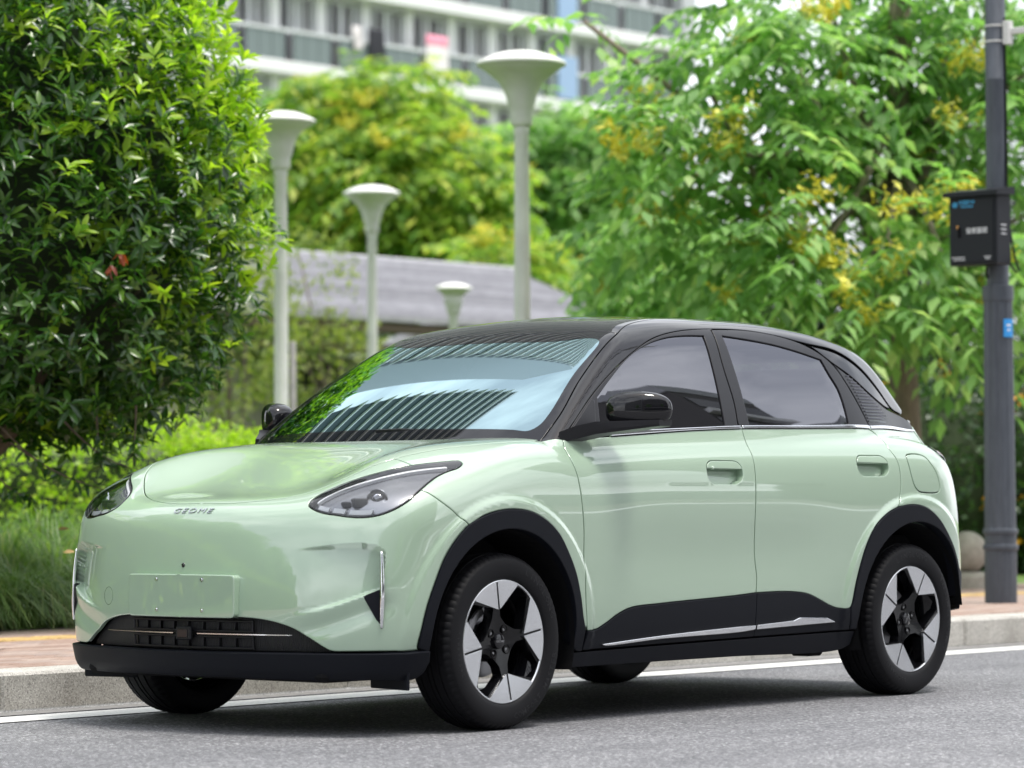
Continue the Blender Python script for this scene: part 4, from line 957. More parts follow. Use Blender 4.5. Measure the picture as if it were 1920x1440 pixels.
g2 = ramp(granite, noise(granite, va.outputs[0], 3.2, 5, .65), [(.3, (.74, .72, .69)), (.65, (1.05, 1.04, 1.02))])
ln(granite, mix(granite, 1.0, g1, g2, 'MULTIPLY'), bsdf(granite).inputs['Base Color']); bump(granite, noise(granite, va.outputs[0], 120, 4), .35, .004)
kerb = tag(empty('kerb'), kind='structure')
KT = .158
m = MB(); m.box((0, 0, 0), (.992, .30, KT), bev=.012); kmesh = mesh('kerb_stone', m.V, m.F, granite)
for k in range(-3, 26):
    o = link('kerb_stone', kmesh, kerb, (.469-.5-k, -1.335-.15+random.uniform(-.002, .002), KT/2+random.uniform(-.0015, .0015)))
m = MB(); m.box((-140, -1.485, KT/2-.001), (230, .298, KT-.002)); m.box((48, -1.485, KT/2-.001), (84, .298, KT-.002)); m.build('far_kerb', granite, kerb)
# pavement: brick pavers, a yellow tactile strip
pav_m = principled('pavement_brick', (.30, .22, .18), .85)
v = coords(pav_m); bt = nn(pav_m, 'ShaderNodeTexBrick'); bt.inputs['Scale'].default_value = 1; bt.inputs['Brick Width'].default_value = .2; bt.inputs['Row Height'].default_value = .1; bt.inputs['Mortar Size'].default_value = .006
bt.inputs['Color1'].default_value = (.34, .235, .19, 1); bt.inputs['Color2'].default_value = (.27, .205, .175, 1); bt.inputs['Mortar'].default_value = (.13, .12, .11, 1); ln(pav_m, v, bt.inputs['Vector']); ln(pav_m, bt.outputs['Color'], bsdf(pav_m).inputs['Base Color'])
PT = .152
pave = tag(mk('pavement', [(-260, -5.2, PT), (90, -5.2, PT), (90, -1.636, PT), (-260, -1.636, PT)], [(0, 1, 2, 3)], pav_m), kind='structure')
brick_m = principled('paver', (.32, .23, .19), .85)
gi = nn(brick_m, 'ShaderNodeObjectInfo'); bc = ramp(brick_m, gi.outputs['Random'], [(0, (.27, .185, .15)), (.35, (.35, .25, .205)), (.7, (.40, .31, .265)), (1, (.30, .235, .21))])
ln(brick_m, mix(brick_m, 1.0, bc, ramp(brick_m, noise(brick_m, coords(brick_m), 35, 5, .7), [(.25, (.7, .68, .66)), (.7, (1.1, 1.1, 1.1))]), 'MULTIPLY'), bsdf(brick_m).inputs['Base Color'])
yel_m = principled('tactile_yellow', (.50, .33, .10), .8)
ln(yel_m, ramp(yel_m, noise(yel_m, coords(yel_m), 12, 5, .65), [(.3, (.36, .25, .11)), (.7, (.58, .40, .15))]), bsdf(yel_m).inputs['Base Color'])
m = MB(); m.box((0, 0, 0), (.194, .094, .012), bev=.004); bmesh_ = mesh('paver', m.V, m.F, brick_m)
m = MB(); m.box((0, 0, 0), (.294, .294, .010), bev=.003)
for k in range(4): m.box((0, -.1+k*.0667, .006), (.26, .030, .010), bev=.004)
tmesh = mesh('tactile_slab', m.V, m.F, yel_m)
def seen(x, y, z, mg=14):
    q = np.array([x, y, z])-CAMP; dz = q@CF; u = 960+6128.16*(q@CR)/dz; w = 720-6128.16*(q@CU)/dz
    return ((-mg < u < 165) or (1770 < u < 1920+mg)) and w < 1300
cnt = 0
for j in range(0, 29):
    y = -1.695-j*.1
    if -3.87 < y < -3.57: continue
    for i in range(-12, 100):
        x = 1.2-i*.2-(j % 2)*.1
        if seen(x, y, .158) and cnt < 290:
            link('paver', bmesh_, pave, (x, y+random.uniform(-.001, .001), .1535+random.uniform(-.001, .0015))); cnt += 1
for i in range(0, 60):
    x = 1-.3*i
    if seen(x, -3.72, .158, 30): link('tactile_slab', tmesh, pave, (x, -3.72, .1535))
# lawn and the ground across the street
lawn_m = principled('lawn', (.09, .16, .03), .9)
v = coords(lawn_m); ln(lawn_m, ramp(lawn_m, noise(lawn_m, v, 5, 8, .7), [(.28, (.055, .10, .02)), (.5, (.11, .20, .035)), (.75, (.19, .28, .06))]), bsdf(lawn_m).inputs['Base Color']); bump(lawn_m, noise(lawn_m, v, 40, 4), .8, .05)
tag(mk('lawn', [(-260, -140, .15), (90, -140, .15), (90, -5.2, .15), (-260, -5.2, .15)], [(0, 1, 2, 3)], lawn_m), kind='structure')
soil_m = principled('planting_soil', (.055, .042, .030), .95)
tag(mk('planting_bed', [(-7.6, -7.2, .157), (4, -7.2, .157), (4, -4.46, .157), (-7.6, -4.40, .157)], [(0, 1, 2, 3)], soil_m), kind='structure')
tag(mk('opposite_pavement', [(-260, 16, .14), (90, 16, .14), (90, 60, .14), (-260, 60, .14)], [(0, 1, 2, 3)], concrete), kind='structure')

# ------------------------------------------------------------------ foliage tools
def leafmat(name, stops, trans=.35, rough=.38, spec=.5, tcol=None):
    m = principled(name, stops[0][1], rough, 0, spec)
    g = nn(m, 'ShaderNodeNewGeometry'); c = ramp(m, g.outputs['Random Per Island'], stops)
    ln(m, c, bsdf(m).inputs['Base Color'])
    t = nn(m, 'ShaderNodeBsdfTranslucent'); tc_ = mix(m, 1.0, c, tcol or (1.7, 1.9, .8), 'MULTIPLY'); ln(m, tc_, t.inputs[0])
    s = nn(m, 'ShaderNodeMixShader'); s.inputs[0].default_value = trans
    out = m.node_tree.nodes['Material Output']; ln(m, bsdf(m).outputs[0], s.inputs[1]); ln(m, t.outputs[0], s.inputs[2]); ln(m, s.outputs[0], out.inputs[0])
    return m
def unit(a): return a/np.maximum(np.linalg.norm(a, axis=-1, keepdims=True), 1e-9)
def leaves(P, D, N, Ln, Wd, fold=.18, curl=.12):
    """leaf blades: base P, direction D, face normal N -> (verts, tris)"""
    D = unit(D); S = unit(np.cross(D, N)); N = np.cross(S, D); n = len(P); Ln = np.asarray(Ln).reshape(-1, 1); Wd = np.asarray(Wd).reshape(-1, 1)
    V = np.stack([P, P+D*Ln*.38-S*Wd*.46+N*Wd*fold, P+D*Ln*.38+S*Wd*.46+N*Wd*fold, P+D*Ln*.45, P+D*Ln*.76-S*Wd*.34+N*(Wd*fold*.6-Ln*curl*.45), P+D*Ln*.76+S*Wd*.34+N*(Wd*fold*.6-Ln*curl*.45), P+D*Ln-N*Ln*curl], 1).reshape(-1, 3)
    T = np.array([(0, 3, 1), (0, 2, 3), (1, 3, 4), (3, 2, 5), (3, 5, 6), (3, 6, 4)])
    return V, (np.arange(n)[:, None, None]*7+T).reshape(-1, 3)
def simple_leaves(P, D, N, Ln, Wd, curl=.15):
    D = unit(D); S = unit(np.cross(D, N)); N = np.cross(S, D); n = len(P); Ln = np.asarray(Ln).reshape(-1, 1); Wd = np.asarray(Wd).reshape(-1, 1)
    V = np.stack([P, P+D*Ln*.45-S*Wd*.5, P+D*Ln*.45+S*Wd*.5, P+D*Ln-N*Ln*curl], 1).reshape(-1, 3)
    return V, (np.arange(n)[:, None, None]*4+np.array([(0, 2, 1), (1, 2, 3)])).reshape(-1, 3)
def sphere_dirs(n): return unit(rng.normal(size=(n, 3)))
def lumpy(dirs, seed, amp=.22):
    r_ = np.random.default_rng(seed); k = unit(r_.normal(size=(14, 3)))*r_.uniform(1.5, 4.5, (14, 1)); ph = r_.uniform(0, 6.28, 14)
    return 1+amp*np.sin(dirs@k.T+ph).mean(1)*2.2
def limb(mb, p0, p1, r0, r1, n=7, seg=7, bend=.12):
    p0, p1 = np.array(p0, float), np.array(p1, float); L_ = np.linalg.norm(p1-p0); w = rng.normal(size=3)*bend*L_
    q = [p0+(p1-p0)*t+w*math.sin(math.pi*t)*.5 for t in np.linspace(0, 1, seg)]
    mb.tube(q, list(np.linspace(r0, r1, seg)), n); return q
bark = principled('bark', (.13, .105, .08), .9)
v = coords(bark, scale=(6, 6, 1.2)); ln(bark, ramp(bark, noise(bark, v, 6, 6, .7), [(.3, (.06, .048, .038)), (.7, (.19, .155, .12))]), bsdf(bark).inputs['Base Color']); bump(bark, noise(bark, v, 9, 6), .7, .02)
palebark = principled('pale_bark', (.24, .20, .16), .9)
v = coords(palebark, scale=(5, 5, 1)); ln(palebark, ramp(palebark, noise(palebark, v, 7, 6, .7), [(.3, (.14, .115, .09)), (.7, (.30, .25, .20))]), bsdf(palebark).inputs['Base Color']); bump(palebark, noise(palebark, v, 10, 6), .5, .02)

# ------------------------------------------------------------------ big evergreen shrub on the left
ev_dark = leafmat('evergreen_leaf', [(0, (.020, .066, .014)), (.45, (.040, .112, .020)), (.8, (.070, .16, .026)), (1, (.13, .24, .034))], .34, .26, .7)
ev_young_backlit = leafmat('young_backlit_leaf', [(0, (.17, .31, .022)), (.5, (.26, .42, .03)), (1, (.38, .50, .045))], .45, .30, .55)  # young leaves; the bright lime also paints in the crown's backlit glow
ev_red = leafmat('red_new_leaf', [(0, (.22, .035, .015)), (1, (.32, .075, .025))], .3, .35)
SC = at(45, 360, 17.6); SC[2] = 2.56
shrub = empty('evergreen_shrub', (SC[0], SC[1], .15))
tag(shrub, 'big dark glossy-leaved evergreen shrub left of the car', 'shrub')
rad3 = np.array([1.20, 1.20, 1.52])
def crown_pts(n, c, r, seed, lo=.72, zcut=None):
    d = sphere_dirs(n); R_ = lumpy(d, seed, .13)*rng.uniform(lo, 1.0, n)**.5
    e = 3.2; sq = (np.abs(d)**e).sum(1)**(-1/e)          # a boxier body than an ellipsoid
    sq = np.where(d[:, 2] < 0, sq, 1+.4*(sq-1))
    nar = np.where(d[:, 2] < 0, 1+.10*d[:, 2], 1.0)          # a little narrower below
    return c+d*r*np.stack([nar, nar, np.ones(n)], 1)*(R_*sq)[:, None], d
tips, td = crown_pts(4400, SC, rad3, 5, .55)
ok = (tips[:, 2] > 1.17+.10*np.sin(tips[:, 0]*5)) & (td@unit(CAMP-SC) > -.55) ; tips, td = tips[ok], td[ok]
toward = unit(CAMP-SC)
WV, WF, WM = [], [], []; b = 0
big = []
for i in range(len(tips)):
    p, d = tips[i], td[i]; ax = unit(d*.42+np.array([0, 0, .75])+rng.normal(size=3)*.32); k = rng.integers(6, 10)
    up = (p[2]-SC[2])/rad3[2]
    young_lit = rng.random() < (.05+.34*max(0, up+.15)+.85*max(0, d@np.array(CR)-.20)*max(0, min(1, up*1.2+.85)))  # more of the bright leaf on top and right, where backlight would fall
    a0 = rng.uniform(0, 6.28); e1 = unit(np.cross(ax, [.3, .2, 1])); e2 = np.cross(ax, e1)
    an = a0+np.arange(k)*2.4; el = rng.uniform(.10, 1.05, k)
    if rng.random() < .35 and up < .1: el -= .8
    D = np.cos(el)[:, None]*(np.cos(an)[:, None]*e1+np.sin(an)[:, None]*e2)+np.sin(el)[:, None]*ax
    N = unit(ax-D*(D@ax)[:, None]+rng.normal(size=(k, 3))*.15)
    Ln = rng.uniform(.055, .120, k); P_ = p+ax*rng.uniform(-.05, .02, k)[:, None]
    big.append((P_, D, N, Ln, Ln*rng.uniform(.27, .38, k), 1 if young_lit else 0, d@toward))
order = sorted(range(len(big)), key=lambda i: -big[i][6]*(1.25 if big[i][5] else 1))
single = set(); tot = 0
for i in order:
    if tot > 262: break
    u = 960+6128*((tips[i]-CAMP)@CR)/((tips[i]-CAMP)@CF)
    if 5 < u < 520: single.add(i); tot += len(big[i][0])
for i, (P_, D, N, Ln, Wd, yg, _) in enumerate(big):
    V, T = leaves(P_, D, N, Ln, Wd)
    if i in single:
        for q in range(len(P_)): link('leaf', fastmesh('leaf', V[q*7:q*7+7], T[:6], ev_young_backlit if yg else ev_dark, smooth=True), shrub).matrix_parent_inverse = Matrix.Translation((-SC[0], -SC[1], -.15))
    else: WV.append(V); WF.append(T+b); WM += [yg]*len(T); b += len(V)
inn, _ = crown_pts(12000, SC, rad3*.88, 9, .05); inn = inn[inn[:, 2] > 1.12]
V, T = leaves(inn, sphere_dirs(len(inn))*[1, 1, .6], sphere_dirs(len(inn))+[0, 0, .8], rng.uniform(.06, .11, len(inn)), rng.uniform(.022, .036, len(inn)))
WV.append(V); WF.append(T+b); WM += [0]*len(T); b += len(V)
cr_o = link('crown', fastmesh('crown', np.concatenate(WV), np.concatenate(WF), [ev_dark, ev_young_backlit], WM, True), shrub); cr_o.matrix_parent_inverse = Matrix.Translation((-SC[0], -SC[1], -.15)); tag(cr_o, kind='stuff')
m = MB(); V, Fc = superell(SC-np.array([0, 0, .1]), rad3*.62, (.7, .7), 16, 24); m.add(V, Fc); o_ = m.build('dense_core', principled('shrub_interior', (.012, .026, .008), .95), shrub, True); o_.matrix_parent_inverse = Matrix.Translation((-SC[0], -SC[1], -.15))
def parented(o, root):
    o.matrix_parent_inverse = Matrix.Translation(-Vector(root.location)); return o
for t in ((226, 472), (209, 497)):
    p = at(*t, 16.45); V, T = leaves(np.repeat(p[None], 7, 0), np.array([0, 0, -1])+rng.normal(size=(7, 3))*.35, sphere_dirs(7), rng.uniform(.05, .085, 7), np.full(7, .026))
    parented(link('withered_leaf_tuft', fastmesh('withered_leaf_tuft', V, T, ev_red, smooth=True), shrub), shrub)
for t0, t1, t2 in (((-.2, .1), (.35, -.2), 1.6), ((.25, -.15), (-.5, .4), 1.75), ((.05, .25), (.1, .75), 1.8), ((.1, -.3), (.7, .5), 1.9), ((-.1, -.1), (-.3, -.5), 2.2)):
    m = MB(); SB = at(-330, 900, 18.2); q = limb(m, (SB[0]+t0[0], SB[1]+t0[1], .12), (SC[0]+t1[0]*.6, SC[1]+t1[1]*.6, t2), .055, .028, 7, 8, .06)
    for k in range(5):
        d = sphere_dirs(1)[0]*rad3*.75; limb(m, q[-1], SC+d, .022, .006, 5, 6, .15)
    parented(m.build('stem', bark, shrub, True), shrub)
# low hanging sprays in front of the lawn
for (x0, y0, x1, y1) in ((0, 800, 160, 905), (20, 830, 235, 925), (120, 790, 260, 880), (180, 770, 190, 870), (255, 760, 250, 850), (-30, 860, 60, 930)):
    m = MB(); dp = 16.9; q = [at(x0+(x1-x0)*t, y0+(y1-y0)*t+18*math.sin(t*3.1), dp) for t in np.linspace(0, 1, 8)]; m.tube(q, list(np.linspace(.006, .002, 8)), 5)
    P_ = np.repeat(np.array(q[2:]), 3, 0); n = len(P_); V, T = leaves(P_, unit(rng.normal(size=(n, 3))*.7+[0, 0, -.7]), sphere_dirs(n), rng.uniform(.06, .095, n), rng.uniform(.024, .036, n)); m.add(V, T)
    m.M = [0]*(len(m.M)-len(T))+[1]*len(T)
    parented(m.build('hanging_spray', [bark, ev_dark], shrub), shrub)

# ------------------------------------------------------------------ ornamental grass along the pavement
grass_m = leafmat('grass_blade', [(0, (.06, .13, .03)), (.5, (.13, .23, .06)), (.9, (.21, .31, .10)), (1, (.34, .36, .16))], .38, .42)
def blades(cx, cy, n, h, spread, zb=.15, w=.0042):
    a = rng.uniform(0, 6.28, n); r0 = rng.uniform(0, .10, n); L_ = h*rng.uniform(.6, 1.2, n); lean = rng.uniform(.35, 1.15, n)*spread
    base = np.stack([cx+r0*np.cos(a), cy+r0*np.sin(a), np.full(n, zb)], 1); o = np.stack([np.cos(a+rng.normal(size=n)*.25), np.sin(a+rng.normal(size=n)*.25), np.zeros(n)], 1); o = unit(o)
    sd = np.stack([-o[:, 1], o[:, 0], np.zeros(n)], 1)*w; V = []
    K = 8; dr = rng.uniform(.75, 1.0, n)
    for k in range(K):
        t = k/(K-1); c = base+o*(lean*(.35*t+.65*t**1.6))[:, None]+np.array([0, 0, 1])*(L_*(2.25*t-(1.25+dr)*t**1.9))[:, None]
        ww = 1-.8*t; V += [c-sd*ww, c+sd*ww]
    V = np.stack(V, 1).reshape(-1, 3)
    T = np.array([(2*k, 2*k+1, 2*k+3, 2*k+2) for k in range(K-1)]); return V, (np.arange(n)[:, None, None]*2*K+T).reshape(-1, 4)
GV, GF_, b = [], [], 0
for row, (yy, hh) in enumerate(((-4.84, .42), (-5.2, .55), (-5.9, .74), (-6.5, .92))):
    for i in range(26):
        x = .8-i*.42+random.uniform(-.12, .12)
        V, T = blades(x, yy+random.uniform(-.12, .12), 430, hh*random.uniform(.85, 1.15), .46+.20*hh); GV.append(V); GF_.append(T+b); b += len(V)
tag(link('ornamental_grass', fastmesh('ornamental_grass', np.concatenate(GV), np.concatenate(GF_), grass_m)), 'long arching ornamental grass edging the pavement', 'grass', kind='stuff')
dead = principled('fallen_leaf', (.42, .29, .12), .7)
for (px, py, dp) in ((108, 993, 17.6), (118, 1036, 16.6)):
    p = at(px, py, dp); V, T = leaves(p[None], np.array([CR*.9+[0, 0, .12]]), np.array([[.6, .5, .6]]), [.062], [.026])
    tag(link('fallen_leaf', fastmesh('fallen_leaf', V, T, dead)), 'dry tan leaf lying '+('on the upper dark grass clump' if py < 1000 else 'on the lower bright grass clump'), 'leaf')
# ------------------------------------------------------------------ clipped hedge and low planting
hedge_leaf = leafmat('hedge_leaf', [(0, (.16, .28, .018)), (.4, (.30, .46, .03)), (.8, (.42, .58, .05)), (1, (.52, .62, .08))], .45, .45)
olive_leaf = leafmat('olive_leaf', [(0, (.11, .16, .04)), (.5, (.20, .26, .065)), (1, (.32, .35, .11))], .42, .5)
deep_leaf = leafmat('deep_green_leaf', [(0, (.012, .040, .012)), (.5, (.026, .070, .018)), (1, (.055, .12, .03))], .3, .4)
mid_leaf = leafmat('tree_leaf', [(0, (.11, .24, .075)), (.5, (.22, .40, .13)), (.85, (.33, .52, .19)), (1, (.48, .60, .26))], .50, .45, tcol=(1.35, 1.5, .85))
lime_leaf = leafmat('lime_leaf', [(0, (.11, .22, .045)), (.5, (.23, .36, .07)), (.85, (.38, .47, .09)), (1, (.55, .55, .12))], .48, .45, tcol=(1.5, 1.7, .8))
flower_y = leafmat('yellow_flower', [(0, (.60, .56, .05)), (.5, (.74, .70, .09)), (1, (.82, .80, .22))], .3, .6, tcol=(1.1, 1.0, .5))
flower_o = leafmat('orange_flower', [(0, (.60, .30, .01)), (1, (.75, .42, .02))], .2, .6, tcol=(1, 1, .6))
def leaf_cloud(P, Ln, Wd, updir=.5, droop=0.):
    n = len(P); return simple_leaves(P, unit(rng.normal(size=(n, 3))+[0, 0, -droop]), unit(rng.normal(size=(n, 3))*.7+[0, 0, updir]), rng.uniform(.7, 1.2, n)*Ln, rng.uniform(.8, 1.1, n)*Wd)
def box_hedge(name, label, x0, x1, yc, wd, h, mat, n, ln_=.055, zb=.15, group=None, soft=.10):
    P = rng.uniform(0, 1, (n, 3)); f = rng.integers(0, 3, n)
    X = x0+(x1-x0)*P[:, 0]; a = rng.uniform(-1, 1, n)
    top = f == 0
    Y = np.where(top, yc+wd*(P[:, 1]-.5), yc+wd*.5*np.sign(P[:, 1]-.5)-.0)+rng.normal(size=n)*soft*.5
    Zt = h*(1+.05*np.sin(X*2.1)+.04*np.sin(X*5.3+1)+.03*np.sin(X*11))
    Z = np.where(top, Zt, Zt*P[:, 2])+rng.normal(size=n)*soft*.45+zb
    r_ = empty(name, ((x0+x1)/2, yc, zb)); tag(r_, label, 'hedge', group)
    V, T = leaf_cloud(np.stack([X, Y, Z], 1), ln_, ln_*.55, .6)
    o = parented(link('foliage', fastmesh('foliage', V, T, mat), r_), r_); tag(o, kind='stuff')
    m = MB()
    for k in range(int((x1-x0)/.5)): 
        x = x0+.25+k*.5; limb(m, (x, yc, zb-.02), (x+random.uniform(-.15, .15), yc+random.uniform(-.15, .15), zb+h*.8), .018, .008, 5, 5)
    parented(m.build('stems', bark, r_, True), r_).update_tag()
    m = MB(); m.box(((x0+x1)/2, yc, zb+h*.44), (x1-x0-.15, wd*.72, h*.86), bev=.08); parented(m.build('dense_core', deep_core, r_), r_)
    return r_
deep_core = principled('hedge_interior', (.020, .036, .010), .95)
box_hedge('clipped_hedge', 'bright yellow-green clipped hedge behind the car bonnet', -13.5, -2.5, -9.9, 1.3, 1.18, hedge_leaf, 30000, .06)
box_hedge('clipped_hedge', 'low pale green hedge in front of the grey-walled pavilion', -24, -13.8, -14.8, 1.0, .95, olive_leaf, 9000, .07)
def shrub_mass(name, label, c, r, mat, n, ln_, cat='shrub', group=None, seed=1, flowers=0, fmat=None, stems=5, core=True):
    c = np.array(c, float); r = np.array(r, float); rt = empty(name, (c[0], c[1], .15)); tag(rt, label, cat, group)
    d = sphere_dirs(n); P = c+d*r*(lumpy(d, seed, .2)*rng.uniform(.35, 1, n)**.4)[:, None]; P = P[P[:, 2] > .17]
    V, T = leaf_cloud(P, ln_, ln_*.5, .5, .2); tag(parented(link('crown', fastmesh('crown', V, T, mat), rt), rt), kind='stuff')
    m = MB()
    for k in range(stems): limb(m, (c[0]+random.uniform(-.15, .15), c[1]+random.uniform(-.15, .15), .13), c+sphere_dirs(1)[0]*r*.55, .035, .010, 6, 6)
    parented(m.build('stem', bark, rt, True), rt)
    if flowers:
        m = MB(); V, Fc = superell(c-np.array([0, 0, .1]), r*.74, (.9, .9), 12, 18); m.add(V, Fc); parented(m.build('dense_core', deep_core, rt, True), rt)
    for k in range(flowers):
        d = sphere_dirs(1)[0]; 
        if d@unit(CAMP-c) < -.1: d = -d
        p = c+d*r*float(lumpy(d[None], seed, .2)[0])*.98; V, T = leaf_cloud(p+rng.normal(size=(14, 3))*.035, .05, .035)
        tag(parented(link('flower', fastmesh('flower', V, T, fmat), rt), rt), kind='stuff')
    return rt
# dark bushes with orange-yellow flowers between the car's tail and the pole
for k, (px, py, dp, rx, rz, lab) in enumerate(((1745, 800, 29.5, 1.0, 1.15, 'dark bush with orange-yellow flowers right behind the car tail'), (1850, 790, 30.5, 1.15, 1.25, 'dark bush with orange-yellow flowers directly behind the grey pole'), (1935, 840, 29.5, .9, 1.0, 'dark flowering bush at the right picture edge'))):
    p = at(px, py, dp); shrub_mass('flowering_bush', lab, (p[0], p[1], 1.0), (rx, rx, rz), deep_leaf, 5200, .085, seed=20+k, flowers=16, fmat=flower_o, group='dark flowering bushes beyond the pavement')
# open olive shrubs before the pavilion
for k, (px, py, dp, rx, rz, mt, lab) in enumerate(((430, 600, 36, .95, 1.3, olive_leaf, 'twiggy olive shrub between the dark evergreen and the lamp posts'), (610, 700, 42, 1.0, .8, olive_leaf, 'loose olive green shrub between two lamp posts'), (575, 520, 42, .8, .9, olive_leaf, 'thin pale green sapling in front of the grey pavilion roof'))):
    p = at(px, py, dp); shrub_mass('olive_shrub', lab, (p[0], p[1], p[2]), (rx, rx, rz), mt, (2200, 2000, 420)[k], .10, seed=40+k)

# ------------------------------------------------------------------ trees
def pinnate(P, A, L_, nl, lw, mat_i=0):
    """drooping compound leaves: rachis from P along A, leaflets hanging on both sides"""
    out = []
    n = len(P); A = unit(A); S = unit(np.cross(A, [0, 0, 1.])); 
    for k in range(nl):
        t = (k+1)/nl; c = P+A*(L_*t)[:, None]+np.array([0, 0, -1])*(L_*.45*t*t)[:, None]
        for s in (-1, 1):
            d = unit(S*s*.8+A*.5+np.array([0, 0, -.42])+rng.normal(size=(n, 3))*.07); nn_ = unit(np.array([0, 0, 1.])+S*s*.25+rng.normal(size=(n, 3))*.15)
            out.append((c, d, nn_, L_*rng.uniform(.32, .44, n), L_*lw*rng.uniform(.85, 1.15, n)))
    P_, D_, N_, L2, W2 = (np.concatenate([o[i] for o in out]) for i in range(5))
    return simple_leaves(P_, D_, N_, L2, W2, .22)
def panicle(c, s, n=9):
    out = []
    for k in range(n):
        a = rng.uniform(0, 6.28); el = rng.uniform(.15, 1.3); d = np.array([math.cos(a)*math.cos(el), math.sin(a)*math.cos(el), math.sin(el)]); t = rng.uniform(.1, 1, 11)
        out.append(c+d*(t*s*.62)[:, None]+rng.normal(size=(11, 3))*s*.025)
    return leaf_cloud(np.concatenate(out), s*.17, s*.075)
def compound_tree(name, label, base, trunk_top, clusters, nleaf, L_, mat, npan, trunk_r, lean=(0, 0), seed=1, bk=palebark, psize=.3, group=None, only_front=True):
    rt = empty(name, tuple(base)); tag(rt, label, 'tree', group)
    m = MB(); q = limb(m, base-np.array([0, 0, .05]), trunk_top, trunk_r, trunk_r*.62, 12, 10, .03)
    for c, r in clusters:
        k = int(rng.integers(3, 8)); limb(m, q[k], c, trunk_r*.38, .018, 7, 8, .10)
    parented(m.build('trunk', bk, rt, True), rt)
    PP, AA = [], []
    wsum = sum(np.prod(r)**.67 for c, r in clusters)
    for j, (c, r) in enumerate(clusters):
        n = int(nleaf*np.prod(r)**.67/wsum); d = sphere_dirs(n); PP.append(np.array(c)+d*r*(lumpy(d, seed+j, .25)*rng.uniform(.25, 1, n)**.45)[:, None]); AA.append(d*[1, 1, .35]+rng.normal(size=(n, 3))*.45)
    P = np.concatenate(PP); A = np.concatenate(AA); V, T = pinnate(P, A, L_*rng.uniform(.7, 1.2, len(P)), 5, .165)
    tag(parented(link('crown', fastmesh('crown', V, T, mat), rt), rt), kind='stuff')
    lowc = sorted(clusters, key=lambda q: q[0][2])[:max(3, len(clusters)*2//3)]
    for k in range(npan):
        c, r = lowc[k % len(lowc)]; d = unit(sphere_dirs(1)[0]*.8+unit(CAMP-np.array(c))*.6+np.array([0, 0, .25])); p = np.array(c)+d*r*.98
        V, T = panicle(p, psize*random.uniform(.7, 1.3)); tag(parented(link('flower_panicle', fastmesh('flower_panicle', V, T, flower_y), rt), rt), kind='stuff')
    return rt
def cl(lst, depth): return [(at(px, py, depth+dd), np.array([rx, rx, rz])) for px, py, dd, rx, rz in lst]
b0 = at(1716, 900, 24.5); b0[2] = .15; t0 = at(1688, -60, 24.6)
compound_tree('flowering_tree', 'large tree with drooping compound leaves and yellow flowers beside the grey pole', b0, t0,
    cl([(1095, 40, .6, .16, .16), (1330, 170, .2, .55, .38), (1500, 130, -.2, .65, .45), (1400, 290, -.3, .62, .36), (1240, 290, -.1, .42, .26), (1560, 440, -.7, .62, .36), (1450, 520, -.5, .50, .28), (1640, 580, -.9, .52, .26), (1770, 490, -.8, .55, .42), (1840, 240, .2, .6, .5), (1210, 400, .3, .36, .30), (1620, 270, .9, .7, .5), (1780, 70, .6, .7, .4), (1560, 20, .5, .6, .25), (1890, 570, .3, .5, .4), (1360, 430, .3, .42, .26), (1930, 400, .6, .6, .6), (1850, 20, .8, .6, .35), (1935, 130, .8, .5, .45), (1700, -30, .9, .6, .3), (1420, 30, .7, .5, .25)], 24.2),
    1150, .48, mid_leaf, 40, .125, seed=60, psize=.40)
def pline(name, label, px, py, dp, crown, nleaf, L_, mat, npan, tr, seed, group, ps=.5):
    b = at(px, 940, dp); b[2] = .15; t = at(px, py, dp)
    return compound_tree(name, label, b, t, cl(crown, dp), nleaf, L_, mat, npan, tr, seed=seed, psize=ps, group=group, bk=bark)
gp = 'trees beyond the pavilion'
pline('golden_rain_tree', 'yellow-green flowering tree between the two right-hand lamp posts', 760, 330, 62, [(700, 290, 0, 1.35, .95), (780, 340, -1, 1.3, 1.2), (660, 410, .5, 1.3, 1.1), (830, 430, -1, 1.2, .9), (610, 280, 1, 1.0, .9), (740, 470, -.5, 1.5, .8), (745, 175, 1, .8, .5), (660, 180, 1, .8, .5)], 1900, .90, lime_leaf, 16, .17, 80, gp, .7)
pline('golden_rain_tree', 'darker yellow-flowered tree right of the tallest lamp post', 960, 330, 66, [(910, 340, 0, 1.1, 1.0), (1040, 290, 0, 1.0, .9), (1010, 400, -.5, 1.3, 1.1), (1100, 340, 0, 1.2, 1.2), (900, 440, 0, 1.0, .8), (1120, 470, .5, 1.2, 1.0)], 1500, .90, mid_leaf, 12, .17, 90, gp, .7)
pline('golden_rain_tree', 'small yellow-topped tree peeping over the pavilion ridge', 950, 500, 54, [(940, 495, 0, .75, .35), (1010, 510, .5, .6, .3)], 260, .6, lime_leaf, 14, .10, 95, gp, .5)
pline('golden_rain_tree', 'pale green tree top in front of the apartment balconies at left', 560, 220, 70, [(600, 215, 0, .9, .7), (540, 320, 0, 1.2, 1.2), (500, 430, -1, 1.2, 1.2), (670, 215, 1, .9, .6)], 800, .95, mid_leaf, 6, .17, 97, gp, .7)
pline('leafy_tree', 'dense green tree over the car roof beside the large flowering tree', 1220, 500, 34, [(1200, 490, 0, .5, .42), (1280, 550, -.5, .6, .36), (1170, 560, 0, .32, .25), (1330, 490, .5, .55, .45), (1245, 420, 1, .45, .35)], 1300, .30, mid_leaf, 4, .10, 99, None, .3)
pline('leafy_tree', 'shaded green tree behind the flowering tree at right', 1500, 350, 40, [(1400, 560, 0, 1.1, .8), (1560, 600, 0, 1.1, .9), (1700, 650, 0, 1.1, .9), (1820, 620, 0, 1.1, 1.1), (1300, 600, 0, .9, .6), (1850, 350, 0, 1.3, 1.2)], 1600, .45, deep_leaf, 0, .14, 101, None, .3)
